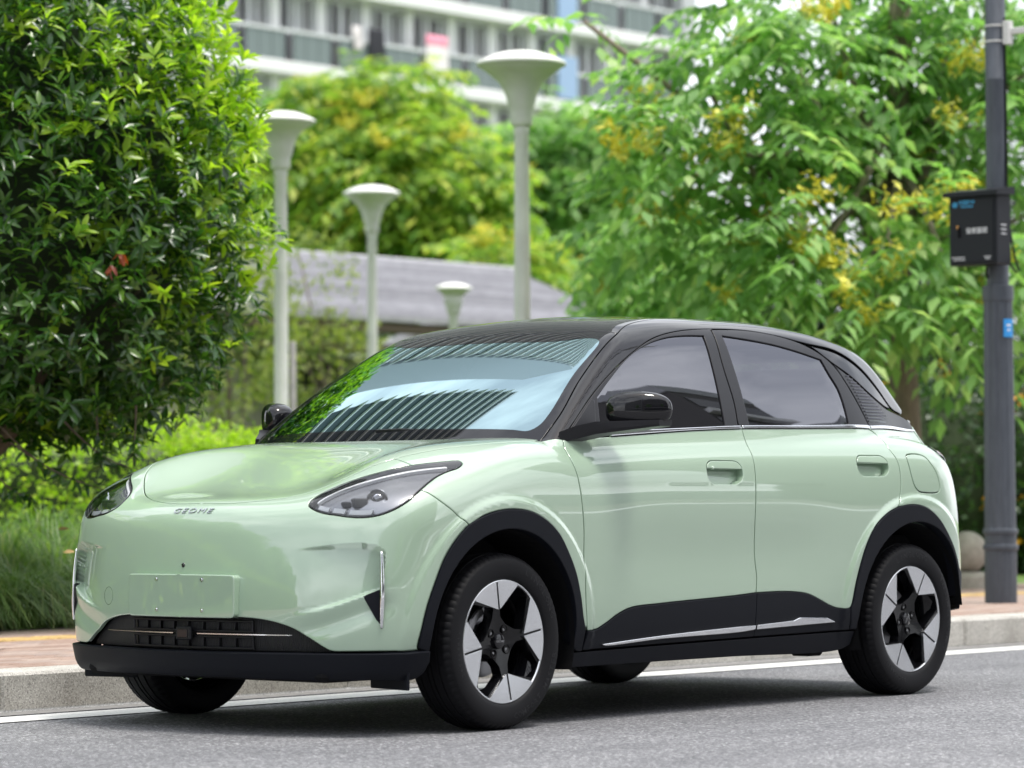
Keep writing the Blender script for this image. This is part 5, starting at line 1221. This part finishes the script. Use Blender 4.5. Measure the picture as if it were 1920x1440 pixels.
# ------------------------------------------------------------------ garden lamp posts
lampw = principled('lamp_paint', (.64, .64, .63), .45)
v = coords(lampw); ln(lampw, ramp(lampw, noise(lampw, v, 3, 5), [(.3, (.58, .58, .57)), (.7, (.72, .72, .71))]), bsdf(lampw).inputs['Base Color'])
lamptop = principled('lamp_top_white', (.85, .85, .83), .5)
def lamp_post(px, pytop, dp, disc_px, label):
    s = disc_px*dp/6128.16; top = at(px, pytop, dp); h = top[2]-.15
    r_ = empty('garden_lamp', (top[0], top[1], .15)); tag(r_, label, 'lamp post', 'white trumpet-shaped garden lamps')
    R_ = s/2
    m = MB(); m.lathe([(.10, 0), (.10, .03), (.085, .05), (.080, .30), (.070, .34), (.062, .36), (.062, h*.5), (.055, h-R_*1.85), (.060, h-R_*1.82), (.060, h-R_*1.72), (.050, h-R_*1.70)], 20); m.build('post', lampw, r_, True, angle=40)
    m = MB(); m.lathe([(.052, h-R_*1.72), (.075, h-R_*1.66), (.085, h-R_*1.60), (.085, h-R_*1.36), (.095, h-R_*1.30), (.12, h-R_*1.0), (.16*R_/.33, h-R_*.72), (.24*R_/.33, h-R_*.50), (R_*.97, h-R_*.335), (R_*.98, h-R_*.30)], 32); m.build('trumpet', lampw, r_, True, angle=45)
    m = MB(); m.lathe([(R_*.985, h-R_*.335), (R_*1.0, h-R_*.30), (R_*.97, h-R_*.255), (R_*.8, h-R_*.17), (R_*.5, h-R_*.06), (R_*.2, h-.004), (0, h)], 40); m.build('lamp_disc', lamptop, r_, True, angle=60)
    return r_
lamp_post(977, 95, 25, 170, 'tallest white trumpet-shaped garden lamp above the car roof')
lamp_post(526, 208, 29, 132, 'white trumpet-shaped garden lamp beside the evergreen shrub')
lamp_post(697, 347, 39.7, 107, 'medium white trumpet-shaped garden lamp left of the windscreen top')
lamp_post(850, 530, 40, 71, 'smallest distant garden lamp in front of the grey roof')
m = MB(); p = at(549, 640, 31); m.lathe([(.030, 0), (.030, p[2]-.15), (0, p[2]-.15)], 10); tag(m.build('bare_post', concrete, None, True, loc=(p[0], p[1], .15)), 'short thin bare post close behind the left garden lamp', 'post')

# ------------------------------------------------------------------ pavilion with the grey tiled roof
tile_m = principled('grey_roof_tile', (.34, .34, .365), .75)
v = coords(tile_m); ti = nn(tile_m, 'ShaderNodeObjectInfo')
ln(tile_m, mix(tile_m, 1.0, ramp(tile_m, noise(tile_m, v, 4, 6, .65), [(.3, (.28, .28, .305)), (.7, (.40, .40, .43))]), ramp(tile_m, ti.outputs['Random'], [(0, (.80, .80, .80)), (1, (1.12, 1.12, 1.12))]), 'MULTIPLY'), bsdf(tile_m).inputs['Base Color'])
stone_m = principled('pavilion_stone', (.30, .28, .26), .85)
v = coords(stone_m); bt = nn(stone_m, 'ShaderNodeTexBrick'); bt.inputs['Scale'].default_value = 1; bt.inputs['Brick Width'].default_value = .6; bt.inputs['Row Height'].default_value = .3; bt.inputs['Mortar Size'].default_value = .008; bt.inputs['Color1'].default_value = (.36, .335, .315, 1); bt.inputs['Color2'].default_value = (.28, .26, .245, 1); bt.inputs['Mortar'].default_value = (.17, .16, .15, 1)
sw = nn(stone_m, 'ShaderNodeCombineXYZ'); sx = nn(stone_m, 'ShaderNodeSeparateXYZ'); ln(stone_m, v, sx.inputs[0]); ln(stone_m, sx.outputs[0], sw.inputs[0]); ln(stone_m, sx.outputs[2], sw.inputs[1]); ln(stone_m, sw.outputs[0], bt.inputs['Vector']); ln(stone_m, bt.outputs['Color'], bsdf(stone_m).inputs['Base Color'])
wood_m = principled('pavilion_beam', (.13, .095, .07), .8)
pv = empty('pavilion', (-24, -24, .15)); tag(pv, 'long low park pavilion with grey tiled roof behind the lamp posts', 'building')
x0, x1, yE, yR, zE, zR = -27.3, -16.5, -20.6, -24.6, 3.22, 4.36
hip = 31.2
nrow = 22
for k in range(nrow):
    t = k/nrow; t2 = (k+1)/nrow; ya, yb = yE+(yR-yE)*t, yE+(yR-yE)*t2; za, zb_ = zE+(zR-zE)*t, zE+(zR-zE)*t2
    xl = x0+( -31.2-x0)*t*0-3.2*t*0; xe = -28.6-2.6*0-1.7*t; 
    V = [(x1, ya, za+.06), (xe, ya, za+.06), (xe, yb-.03, zb_+.012), (x1, yb-.03, zb_+.012), (x1, ya, za-.01), (xe, ya, za-.01)]
    mk('tile_course', V, [(0, 1, 2, 3)[::-1], (0, 4, 5, 1)[::-1]], tile_m, pv).matrix_parent_inverse = Matrix.Translation((24, 24, -.15))
def P_(o): return parented(o, pv)
m = MB(); m.box(((x1-30.3)/2, yR, zR+.05), (13.9, .30, .16), bev=.03); P_(m.build('ridge', tile_m, pv))
mk('roof_back', [(x1, yR, zR), (-30.3, yR, zR), (-30.3, yR-4, zE), (x1, yR-4, zE)], [(0, 1, 2, 3)], tile_m, pv).matrix_parent_inverse = Matrix.Translation((24, 24, -.15))
mk('hip_end', [(-28.6, yE, zE+.01), (-30.3, yR, zR), (-30.6, yR-4, zE)], [(0, 1, 2)[::-1]], tile_m, pv).matrix_parent_inverse = Matrix.Translation((24, 24, -.15))
m = MB(); m.box(((x1-28.4)/2, -21.35, 1.45), (11.9, .3, 2.6)); P_(m.build('wall', stone_m, pv))
m = MB(); m.box(((x1-28.4)/2, yE-.12, zE-.09), (11.9, .14, .14), bev=.02); P_(m.build('eave_beam', wood_m, pv))
m = MB(); m.box(((x1-28.4)/2, -21.0, zE-.36), (11.9, .45, .10)); P_(m.build('soffit_beam', wood_m, pv))
for xx, zz, w, hh in ((-19.7, 2.35, 1.1, .34), (-19.9, 1.42, 1.2, .22), (-22.1, 2.5, .7, .3), (-24.2, 2.2, 1.4, .5)):
    m = MB(); m.box((xx, -21.18, zz), (w, .06, hh)); P_(m.build('slot_window', dark_m, pv))

# ------------------------------------------------------------------ apartment tower behind
bwhite = principled('render_white', (.76, .76, .77), .7)
bgrey = principled('facade_grey', (.46, .47, .50), .7)
bframe = principled('window_frame_white', (.66, .68, .70), .5)
bglass = principled('window_glass', (.045, .05, .055), .06, 0, .6)
bcurt = principled('curtained_glass', (.34, .32, .30), .35)
bpar = principled('balcony_glass', (.15, .19, .19), .12, 0, .6)
bblue = principled('blue_panel', (.28, .40, .60), .5)
FY = -70.0; fx0, fx1 = -45.6, -93.5; FL0 = 12.4
apt = empty('apartment_tower', (-76, FY-6, .15)); tag(apt, 'pale apartment tower with glazed balconies beyond the park trees', 'building')
def A_(o): return parented(o, apt)
NF = 40
m = MB(); m.box(((fx0+fx1)/2, FY-7.2, 60), (fx0-fx1-.2, 12, 120)); A_(m.build('wall', bgrey, apt))
ncol = 21; cw_ = (fx0-fx1)/ncol
for c in range(ncol+1):
    m = MB(); m.box((fx0-c*cw_, FY-.35, 12.1), (.42, 1.5, 24.2), bev=.03); A_(m.build('pier', bwhite, apt))
for f in range(NF):
    z = FL0-9+f*3.0+3.0
    if z > 117: break
    inview = 11 < z < 22
    m = MB(); m.box(((fx0+fx1)/2, FY+.30, z+.22), (fx0-fx1+.6, 1.6, .44), bev=.03); A_(m.build('floor_slab', bwhite, apt))
    m = MB(); m.box(((fx0+fx1)/2, FY+1.0, z+1.50), (fx0-fx1+.4, .12, .10)); A_(m.build('balcony_rail', bframe, apt))
    if inview:
        for c in range(4, ncol):
            xa = fx0-c*cw_-.21
            for q in range(3):
                w = (cw_-.42)/3; xx = xa-(q+.5)*w
                m = MB(); m.box((xx, FY+1.0, z+.96), (w-.03, .04, .98)); A_(m.build('balcony_panel', bpar, apt))
            for q in range(2):
                w = (cw_-.42)/2; xx = xa-(q+.5)*w; ofs = FY+.2
                m = MB(); fr = .07; hz = 1.36; zc_ = z+1.56+hz/2
                m.box((xx, ofs, zc_+hz/2-fr/2), (w, .1, fr)); m.box((xx, ofs, zc_-hz/2+fr/2), (w, .1, fr)); m.box((xx-w/2+fr/2, ofs, zc_), (fr, .1, hz-2*fr)); m.box((xx+w/2-fr/2, ofs, zc_), (fr, .1, hz-2*fr)); m.box((xx+random.choice((-.15, .1, .2)), ofs-.002, zc_), (fr, .1, hz-2*fr))
                wn_ = A_(m.build('window', bframe, apt))
                cut = random.uniform(-.3, .3)
                for side, (a, b_) in enumerate(((-w/2+fr, cut), (cut, w/2-fr))):
                    m = MB(); m.box(((xx+(a+b_)/2), ofs-.03, zc_), (b_-a-.01, .02, hz-2*fr)); o = m.build('pane', random.choice((bglass, bglass, bcurt, bframe)), wn_); o.matrix_parent_inverse = wn_.matrix_parent_inverse
    else:
        m = MB(); m.box(((fx0+fx1)/2, FY+1.0, z+.96), (fx0-fx1, .04, .98)); A_(m.build('balcony_panel', bpar, apt))
        m = MB(); m.box(((fx0+fx1)/2, FY+.2, z+2.24), (fx0-fx1, .08, 1.36)); A_(m.build('window_band', bcurt if f % 3 else bglass, apt))
m = MB(); m.box((fx1+.4, FY+.9, 19.4), (.9, .5, 3.6)); A_(m.build('end_panel', bgrey, apt))
m = MB(); m.box((-85.6, FY+.95, 19.9), (1.1, .3, 2.4)); m.box((-85.6, FY+.95, 16.7), (1.1, .3, 1.6)); A_(m.build('blue_panel', bblue, apt))
towel_w = principled('towel_white', (.80, .74, .76), .9); towel_p = principled('towel_pink', (.75, .30, .40), .9); cloth_d = principled('dark_cloth', (.03, .03, .04), .9)
def cloth(name, label, x, z0, z1, w, mats, bands):
    V = []; Fc = []; M = []; nx, nz_ = 9, 14
    for j in range(nz_):
        for i in range(nx): V.append((x+w*(i/(nx-1)-.5)+.06*math.sin(j*.5)*(j/nz_), FY+1.10+.07*math.sin(i*1.5+j*.2)*(.3+j/nz_), z1+(z0-z1)*j/(nz_-1)))
    for j in range(nz_-1):
        for i in range(nx-1): Fc.append((j*nx+i, j*nx+i+1, (j+1)*nx+i+1, (j+1)*nx+i)); M.append(1 if any(a <= j < b_ for a, b_ in bands) else 0)
    o = mk(name, V, Fc, mats, None, smooth=True); o.data.polygons.foreach_set('material_index', M); tag(o, label, 'laundry')
    md = o.modifiers.new('thickness', 'SOLIDIFY'); md.thickness = .02
cloth('hanging_towel', 'long white towel with pink bands hung over the balcony rail', -78.2, 15.1, 17.5, 1.15, [towel_w, towel_p], ((0, 2), (11, 14)))
cloth('hanging_cloth', 'small white cloth hung on the balcony rail at left', -74.0, 16.6, 17.4, .42, [towel_w, towel_p], ())
cloth('hanging_cloth', 'dark clothes hung on the balcony rail between white cloth and towel', -75.0, 15.9, 17.4, .8, [cloth_d, towel_w], ())

# ------------------------------------------------------------------ dark grey service pole with the control box
pole_m = principled('pole_paint', (.05, .06, .078), .45)
v = coords(pole_m, scale=(8, 8, 1.5)); ln(pole_m, ramp(pole_m, noise(pole_m, v, 5, 7, .7), [(.25, (.040, .047, .060)), (.55, (.062, .072, .090)), (.74, (.072, .083, .10)), (.78, (.26, .27, .28))]), bsdf(pole_m).inputs['Base Color'])
box_m = principled('control_box_paint', (.013, .0145, .019), .45, 0, .25); wht = principled('print_white', (.75, .76, .78), .6); cyan = principled('print_blue', (.05, .35, .62), .6)
stk = principled('sticker_blue', (.03, .27, .65), .5); brk = principled('bracket_white', (.62, .62, .60), .5)
sp_ = empty('service_pole', (-8.946, -2.601, .155)); tag(sp_, 'dark grey fluted steel pole with a black control box on it', 'pole')
V = []; Fc = []; n = 96; zs = [0, .34, .345, .36, .375, .38, .44, .445, .46, .475, .48, .52, 1.9, 1.93, 1.935, 1.98, 2.03, 2.035]
rs = [.103, .103, .111, .114, .111, .102, .102, .110, .113, .110, .101, .100, .092, .092, .098, .101, .098, .080]
for z, r in zip(zs, rs):
    fl = .006 if (z < .33 or .53 < z < 1.91 or z in (.52, 1.9)) else 0
    for k in range(n):
        a = 2*math.pi*k/n; q = r-fl*(max(0, math.cos(a*12))**.5 if math.cos(a*12) > 0 else 0); V.append((q*math.cos(a), q*math.sin(a), z))
for i in range(len(zs)-1):
    for k in range(n): Fc.append((i*n+k, i*n+(k+1) % n, (i+1)*n+(k+1) % n, (i+1)*n+k))
o = mk('fluted_base', V, Fc, pole_m, sp_, smooth=True); o.data.set_sharp_from_angle(angle=rad(32))
m = MB(); m.lathe([(.072, 2.0), (.068, 2.9), (.068, 3.35), (.0685, 3.352), (.0685, 3.36), (.067, 3.362), (.058, 6.0), (0, 6.0)], 32); m.build('upper_tube', pole_m, sp_, True, angle=40)
BX0, BX1, BY0, BY1, BZ0, BZ1 = .075, .245, -.205, .15, 2.155, 2.60
bx = MB(); bx.box(((BX0+BX1)/2, (BY0+BY1)/2, (BZ0+BZ1)/2), (BX1-BX0, BY1-BY0, BZ1-BZ0), bev=.006); bx = bx.build('control_box', box_m, sp_)
m = MB(); m.add([(BX0-.01, BY0-.025, BZ1+.002), (BX1+.035, BY0-.025, BZ1-.008), (BX1+.035, BY1+.025, BZ1-.008), (BX0-.01, BY1+.025, BZ1+.002), (BX0-.01, BY0-.025, BZ1+.055), (BX1+.035, BY0-.025, BZ1+.022), (BX1+.035, BY1+.025, BZ1+.022), (BX0-.01, BY1+.025, BZ1+.055)], [(3, 2, 1, 0), (4, 5, 6, 7), (0, 1, 5, 4), (1, 2, 6, 5), (2, 3, 7, 6), (3, 0, 4, 7)]); m.build('lid', box_m, bx)
m = MB(); m.box((BX1+.004, (BY0+BY1)/2-.005, (BZ0+BZ1)/2-.003), (.006, BY1-BY0-.035, BZ1-BZ0-.045), bev=.002); door_ = m.build('door', box_m, bx)
def label_text(txt, y, z, h, mat, sx=1.0):
    V, Fc = text2d(txt, h, .0003, 0, .0006, sx); mk('lettering', np.c_[BX1+.0078+V[:, 2], V[:, 0]+y, V[:, 1]+z], Fc, mat, bx)
label_text('中国移动', -.068, 2.552, .030, cyan); label_text('China Mobile', -.068, 2.528, .017, cyan)
label_text('治安监控', .005, 2.37, .040, wht)
m = MB()
for k in range(3): m.lathe([(.016, -.001), (.016, .001)], 4, (0, 0, 0))
a_ = np.linspace(0, 2*np.pi, 20, endpoint=False)
V = [(BX1+.0085, -.155+.019*math.cos(t), 2.542+.019*math.sin(t)) for t in a_]+[(BX1+.0085, -.155+.010*math.cos(t), 2.542+.010*math.sin(t)) for t in a_]
mk('logo', V+[(BX1+.0085, -.161, 2.523), (BX1+.0085, -.149, 2.523), (BX1+.0085, -.149, 2.561), (BX1+.0085, -.161, 2.561)], [(i, (i+1) % 20, 20+(i+1) % 20, 20+i) for i in range(20)]+[(40, 41, 42, 43)], cyan, bx)
for (y, z, w) in ((-.135, 2.205, .10), (-.125, 2.190, .085), (.085, 2.203, .05), (.085, 2.190, .035)):
    m = MB(); m.box((BX1+.0085, y, z), (.001, w, .0045)); m.build('small_print', wht, bx)
for k in range(3):
    m = MB(); m.box((.165, BY1+.0012, 2.405-k*.028), (.060, .002, .006)); m.build('vent_mark', wht, bx)
m = MB(); m.box((BX1+.014, -.125, 2.365), (.016, .014, .065), bev=.004); m.build('door_latch', dark_m, bx)
m = MB(); m.box((BX1+.0085, -.137, 2.398), (.002, .012, .022)); m.build('warning_mark', principled('print_orange', (.7, .35, .1), .6), bx)
m = MB(); q = [(.10, .155, 2.16), (.10, .20, 2.10), (.07, .20, 2.12), (.04, .15, 2.22), (.02, .085, 2.5), (.0, .074, 2.9), (0, .072, 3.4), (0, .07, 3.75)]; m.tube(q, .008, 6); m.tube([(.10, -.02, 2.15), (.09, -.03, 2.11), (.06, -.04, 2.08)], .007, 6); m.build('cable', dark_m, sp_, True)
m = MB(); a0 = rad(-30)
for z in (3.60, 3.70): MB().lathe([(.0605+.008, z-.006), (.0605+.0105, z-.006), (.0605+.0105, z+.006), (.0605+.008, z+.006)], 24).build('steel_band', brk, sp_)
m = MB(); m.box((.0, .095, 3.65), (.06, .045, .15), bev=.004); m.box((-.02, .19, 3.66), (.04, .17, .04), bev=.004); m.build('camera_bracket', brk, sp_)
V, Fc = [], []
for i in range(9):
    a = rad(52+i*6.0)
    for z in (1.70, 1.815): V.append((.0985*math.cos(a), .0985*math.sin(a), z))
mk('sticker', V, [(2*i, 2*i+2, 2*i+3, 2*i+1) for i in range(8)], stk, sp_)
for z, w in ((1.775, 5), (1.745, 3)):
    V = []
    for i in range(5):
        a = rad(74-w*2+i*w)
        for dz in (-.006, .006): V.append((.0995*math.cos(a), .0995*math.sin(a), z+dz))
    mk('sticker_print', V, [(2*i, 2*i+2, 2*i+3, 2*i+1) for i in range(4)], wht, sp_)
# stone ball bollard
p = at(1814, 1040, 24.5); bl_ = empty('stone_ball', (p[0], p[1], .15)); tag(bl_, 'round pale stone ball bollard between the car tail and the grey pole', 'bollard')
bol_m = principled('bollard_stone', (.46, .43, .37), .8)
v = coords(bol_m); ln(bol_m, ramp(bol_m, noise(bol_m, v, 18, 6, .7), [(.3, (.34, .31, .26)), (.7, (.54, .50, .44))]), bsdf(bol_m).inputs['Base Color'])
m = MB(); V, Fc = superell((0, 0, .275), (.152, .152, .156), (1, 1), 18, 28); m.add(V, Fc); m.build('ball', bol_m, bl_, True)
m = MB(); m.lathe([(.17, 0), (.17, .09), (.14, .12), (.09, .13)], 24); m.build('plinth', bol_m, bl_, True, angle=40)

# ------------------------------------------------------------------ the street behind the camera, seen in glass and paint
def block(name, label, x, y, w, d, h, mat, fh=3.1):
    r_ = empty(name, (x, y, .14)); tag(r_, label, 'building', 'buildings across the street')
    m = MB(); m.box((0, 0, h/2), (w, d, h)); m.build('wall', mat, r_)
    for s in (-1,):
        for f in range(int(h/fh)):
            m = MB(); m.box((0, s*(d/2+.04), f*fh+1.9), (w*.94, .1, 1.45)); m.build('window_band', bglass, r_)
            m = MB(); m.box((0, s*(d/2+.35), f*fh+.35), (w*.97, .7, .5)); m.build('balcony', bwhite, r_)
    m = MB(); m.box((0, 0, h+.5), (w*1.02, d*1.02, 1.0)); m.build('parapet', bgrey, r_)
dblock = principled('dark_facade', (.11, .105, .105), .7)
box_hedge('clipped_hedge', 'tall unseen hedge added ahead of the car to even the bumper reflections', -.8, 60, -7.0, 1.5, 3.3, hedge_leaf, 26000, .16)  # added out of view as a leafy backdrop for the bumper's reflections
block('apartment_block', 'dark block across the street mirrored in the front door window', -54, 31, 10, 9, 31.5, dblock)
block('apartment_block', 'lower dark block across the street mirrored in the rear door window', -60, 26, 7, 7, 25.5, dblock)
block('apartment_block', 'long brick-brown block added across the street to cut sky light on the car', 4, 40, 44, 12, 25, principled('brown_facade', (.20, .17, .15), .8))  # unseen block, added and browned to dim side light and mirror reflections
block('apartment_block', 'long grey block added across the street ahead to cut side sky light', 56, 42, 50, 12, 30, bgrey)  # unseen block, added to screen the car's side from low sky light
block('apartment_block', 'corner block across the street ahead of the car', 44, 70, 26, 14, 24, bwhite)
block('apartment_block', 'long pale block far along the street', -150, 62, 60, 14, 20, bgrey)
wl = MB(); wl.box((-95, 57, 2.3), (230, .4, 4.6)); wl = wl.build('added_reflection_wall', bgrey); tag(wl, 'long pale wall added across the street to soften the door reflections', 'wall')  # unseen wall, added to lower the horizon contrast mirrored in the doors
# second tower of the estate, left of the picture, mirrored in the windscreen
tw = empty('estate_tower', (-21.5, -58, .15)); tag(tw, 'ribbed estate tower left of the picture, mirrored in the windscreen', 'building')
m = MB(); m.box((0, -5, 44), (14, 10, 88)); m.build('wall', principled('tower_glass', (.035, .060, .062), .35), tw)
for f in range(30):
    m = MB(); m.box((0, -4.9, f*2.9+1.4), (15.2, 11.2, .22)); m.build('floor_slab', bwhite, tw)
m = MB(); m.box((0, -4.9, 88.3), (14.4, 10.4, .8)); m.build('parapet', bgrey, tw)
def generic_tree():
    r_ = empty('street_tree'); tag(r_, 'leafy street tree', 'tree', 'street trees reflected in the car')
    m = MB(); q = limb(m, (0, 0, -.05), (.1, 0, 3.0), .14, .10, 8, 6, .03)
    cs_ = [((0, 0, 4.6), (1.9, 1.9, 1.5)), ((1.0, .5, 3.9), (1.2, 1.2, .9)), ((-1.0, -.4, 4.0), (1.2, 1.2, 1.0)), ((.2, -.6, 5.6), (1.2, 1.2, .9))]
    for c, r in cs_: limb(m, q[-1], c, .06, .02, 6, 5)
    m.build('trunk', bark, r_, True)
    P = np.concatenate([np.array(c)+sphere_dirs(1800)*r*(rng.uniform(.3, 1, 1800)**.4)[:, None] for c, r in cs_])
    V, T = leaf_cloud(P, .22, .11, .5, .3); tag(link('crown', fastmesh('crown', V, T, mid_leaf), r_), kind='stuff'); return r_
gt = generic_tree()
spots = [(2, 24, 1.05), (14, 24, 1.0), (26, 24, 1.0), (-7.6, -14.6, 1.7), (-3.2, -13.2, 1.55), (-11.5, -19.0, 1.9), *[(4.5+3.2*k, -9.6-.6*(k % 2), 1.15+.15*(k % 3)) for k in range(16)]]
for i, (x, y, s) in enumerate(spots):
    if i == 0: r_ = gt
    else:
        r_ = gt.copy(); COL.objects.link(r_)
        for ch in list(gt.children):
            c = ch.copy(); COL.objects.link(c); c.parent = r_
    r_.location = (x, y, .14); r_.scale = (s, s, s); r_.rotation_euler = (0, 0, i*1.7)
    r_['label'] = 'leafy street tree across the road' if y > 0 else ('leafy park tree outside the left picture edge' if i < 6 else 'leafy park-side street tree ahead of the car')
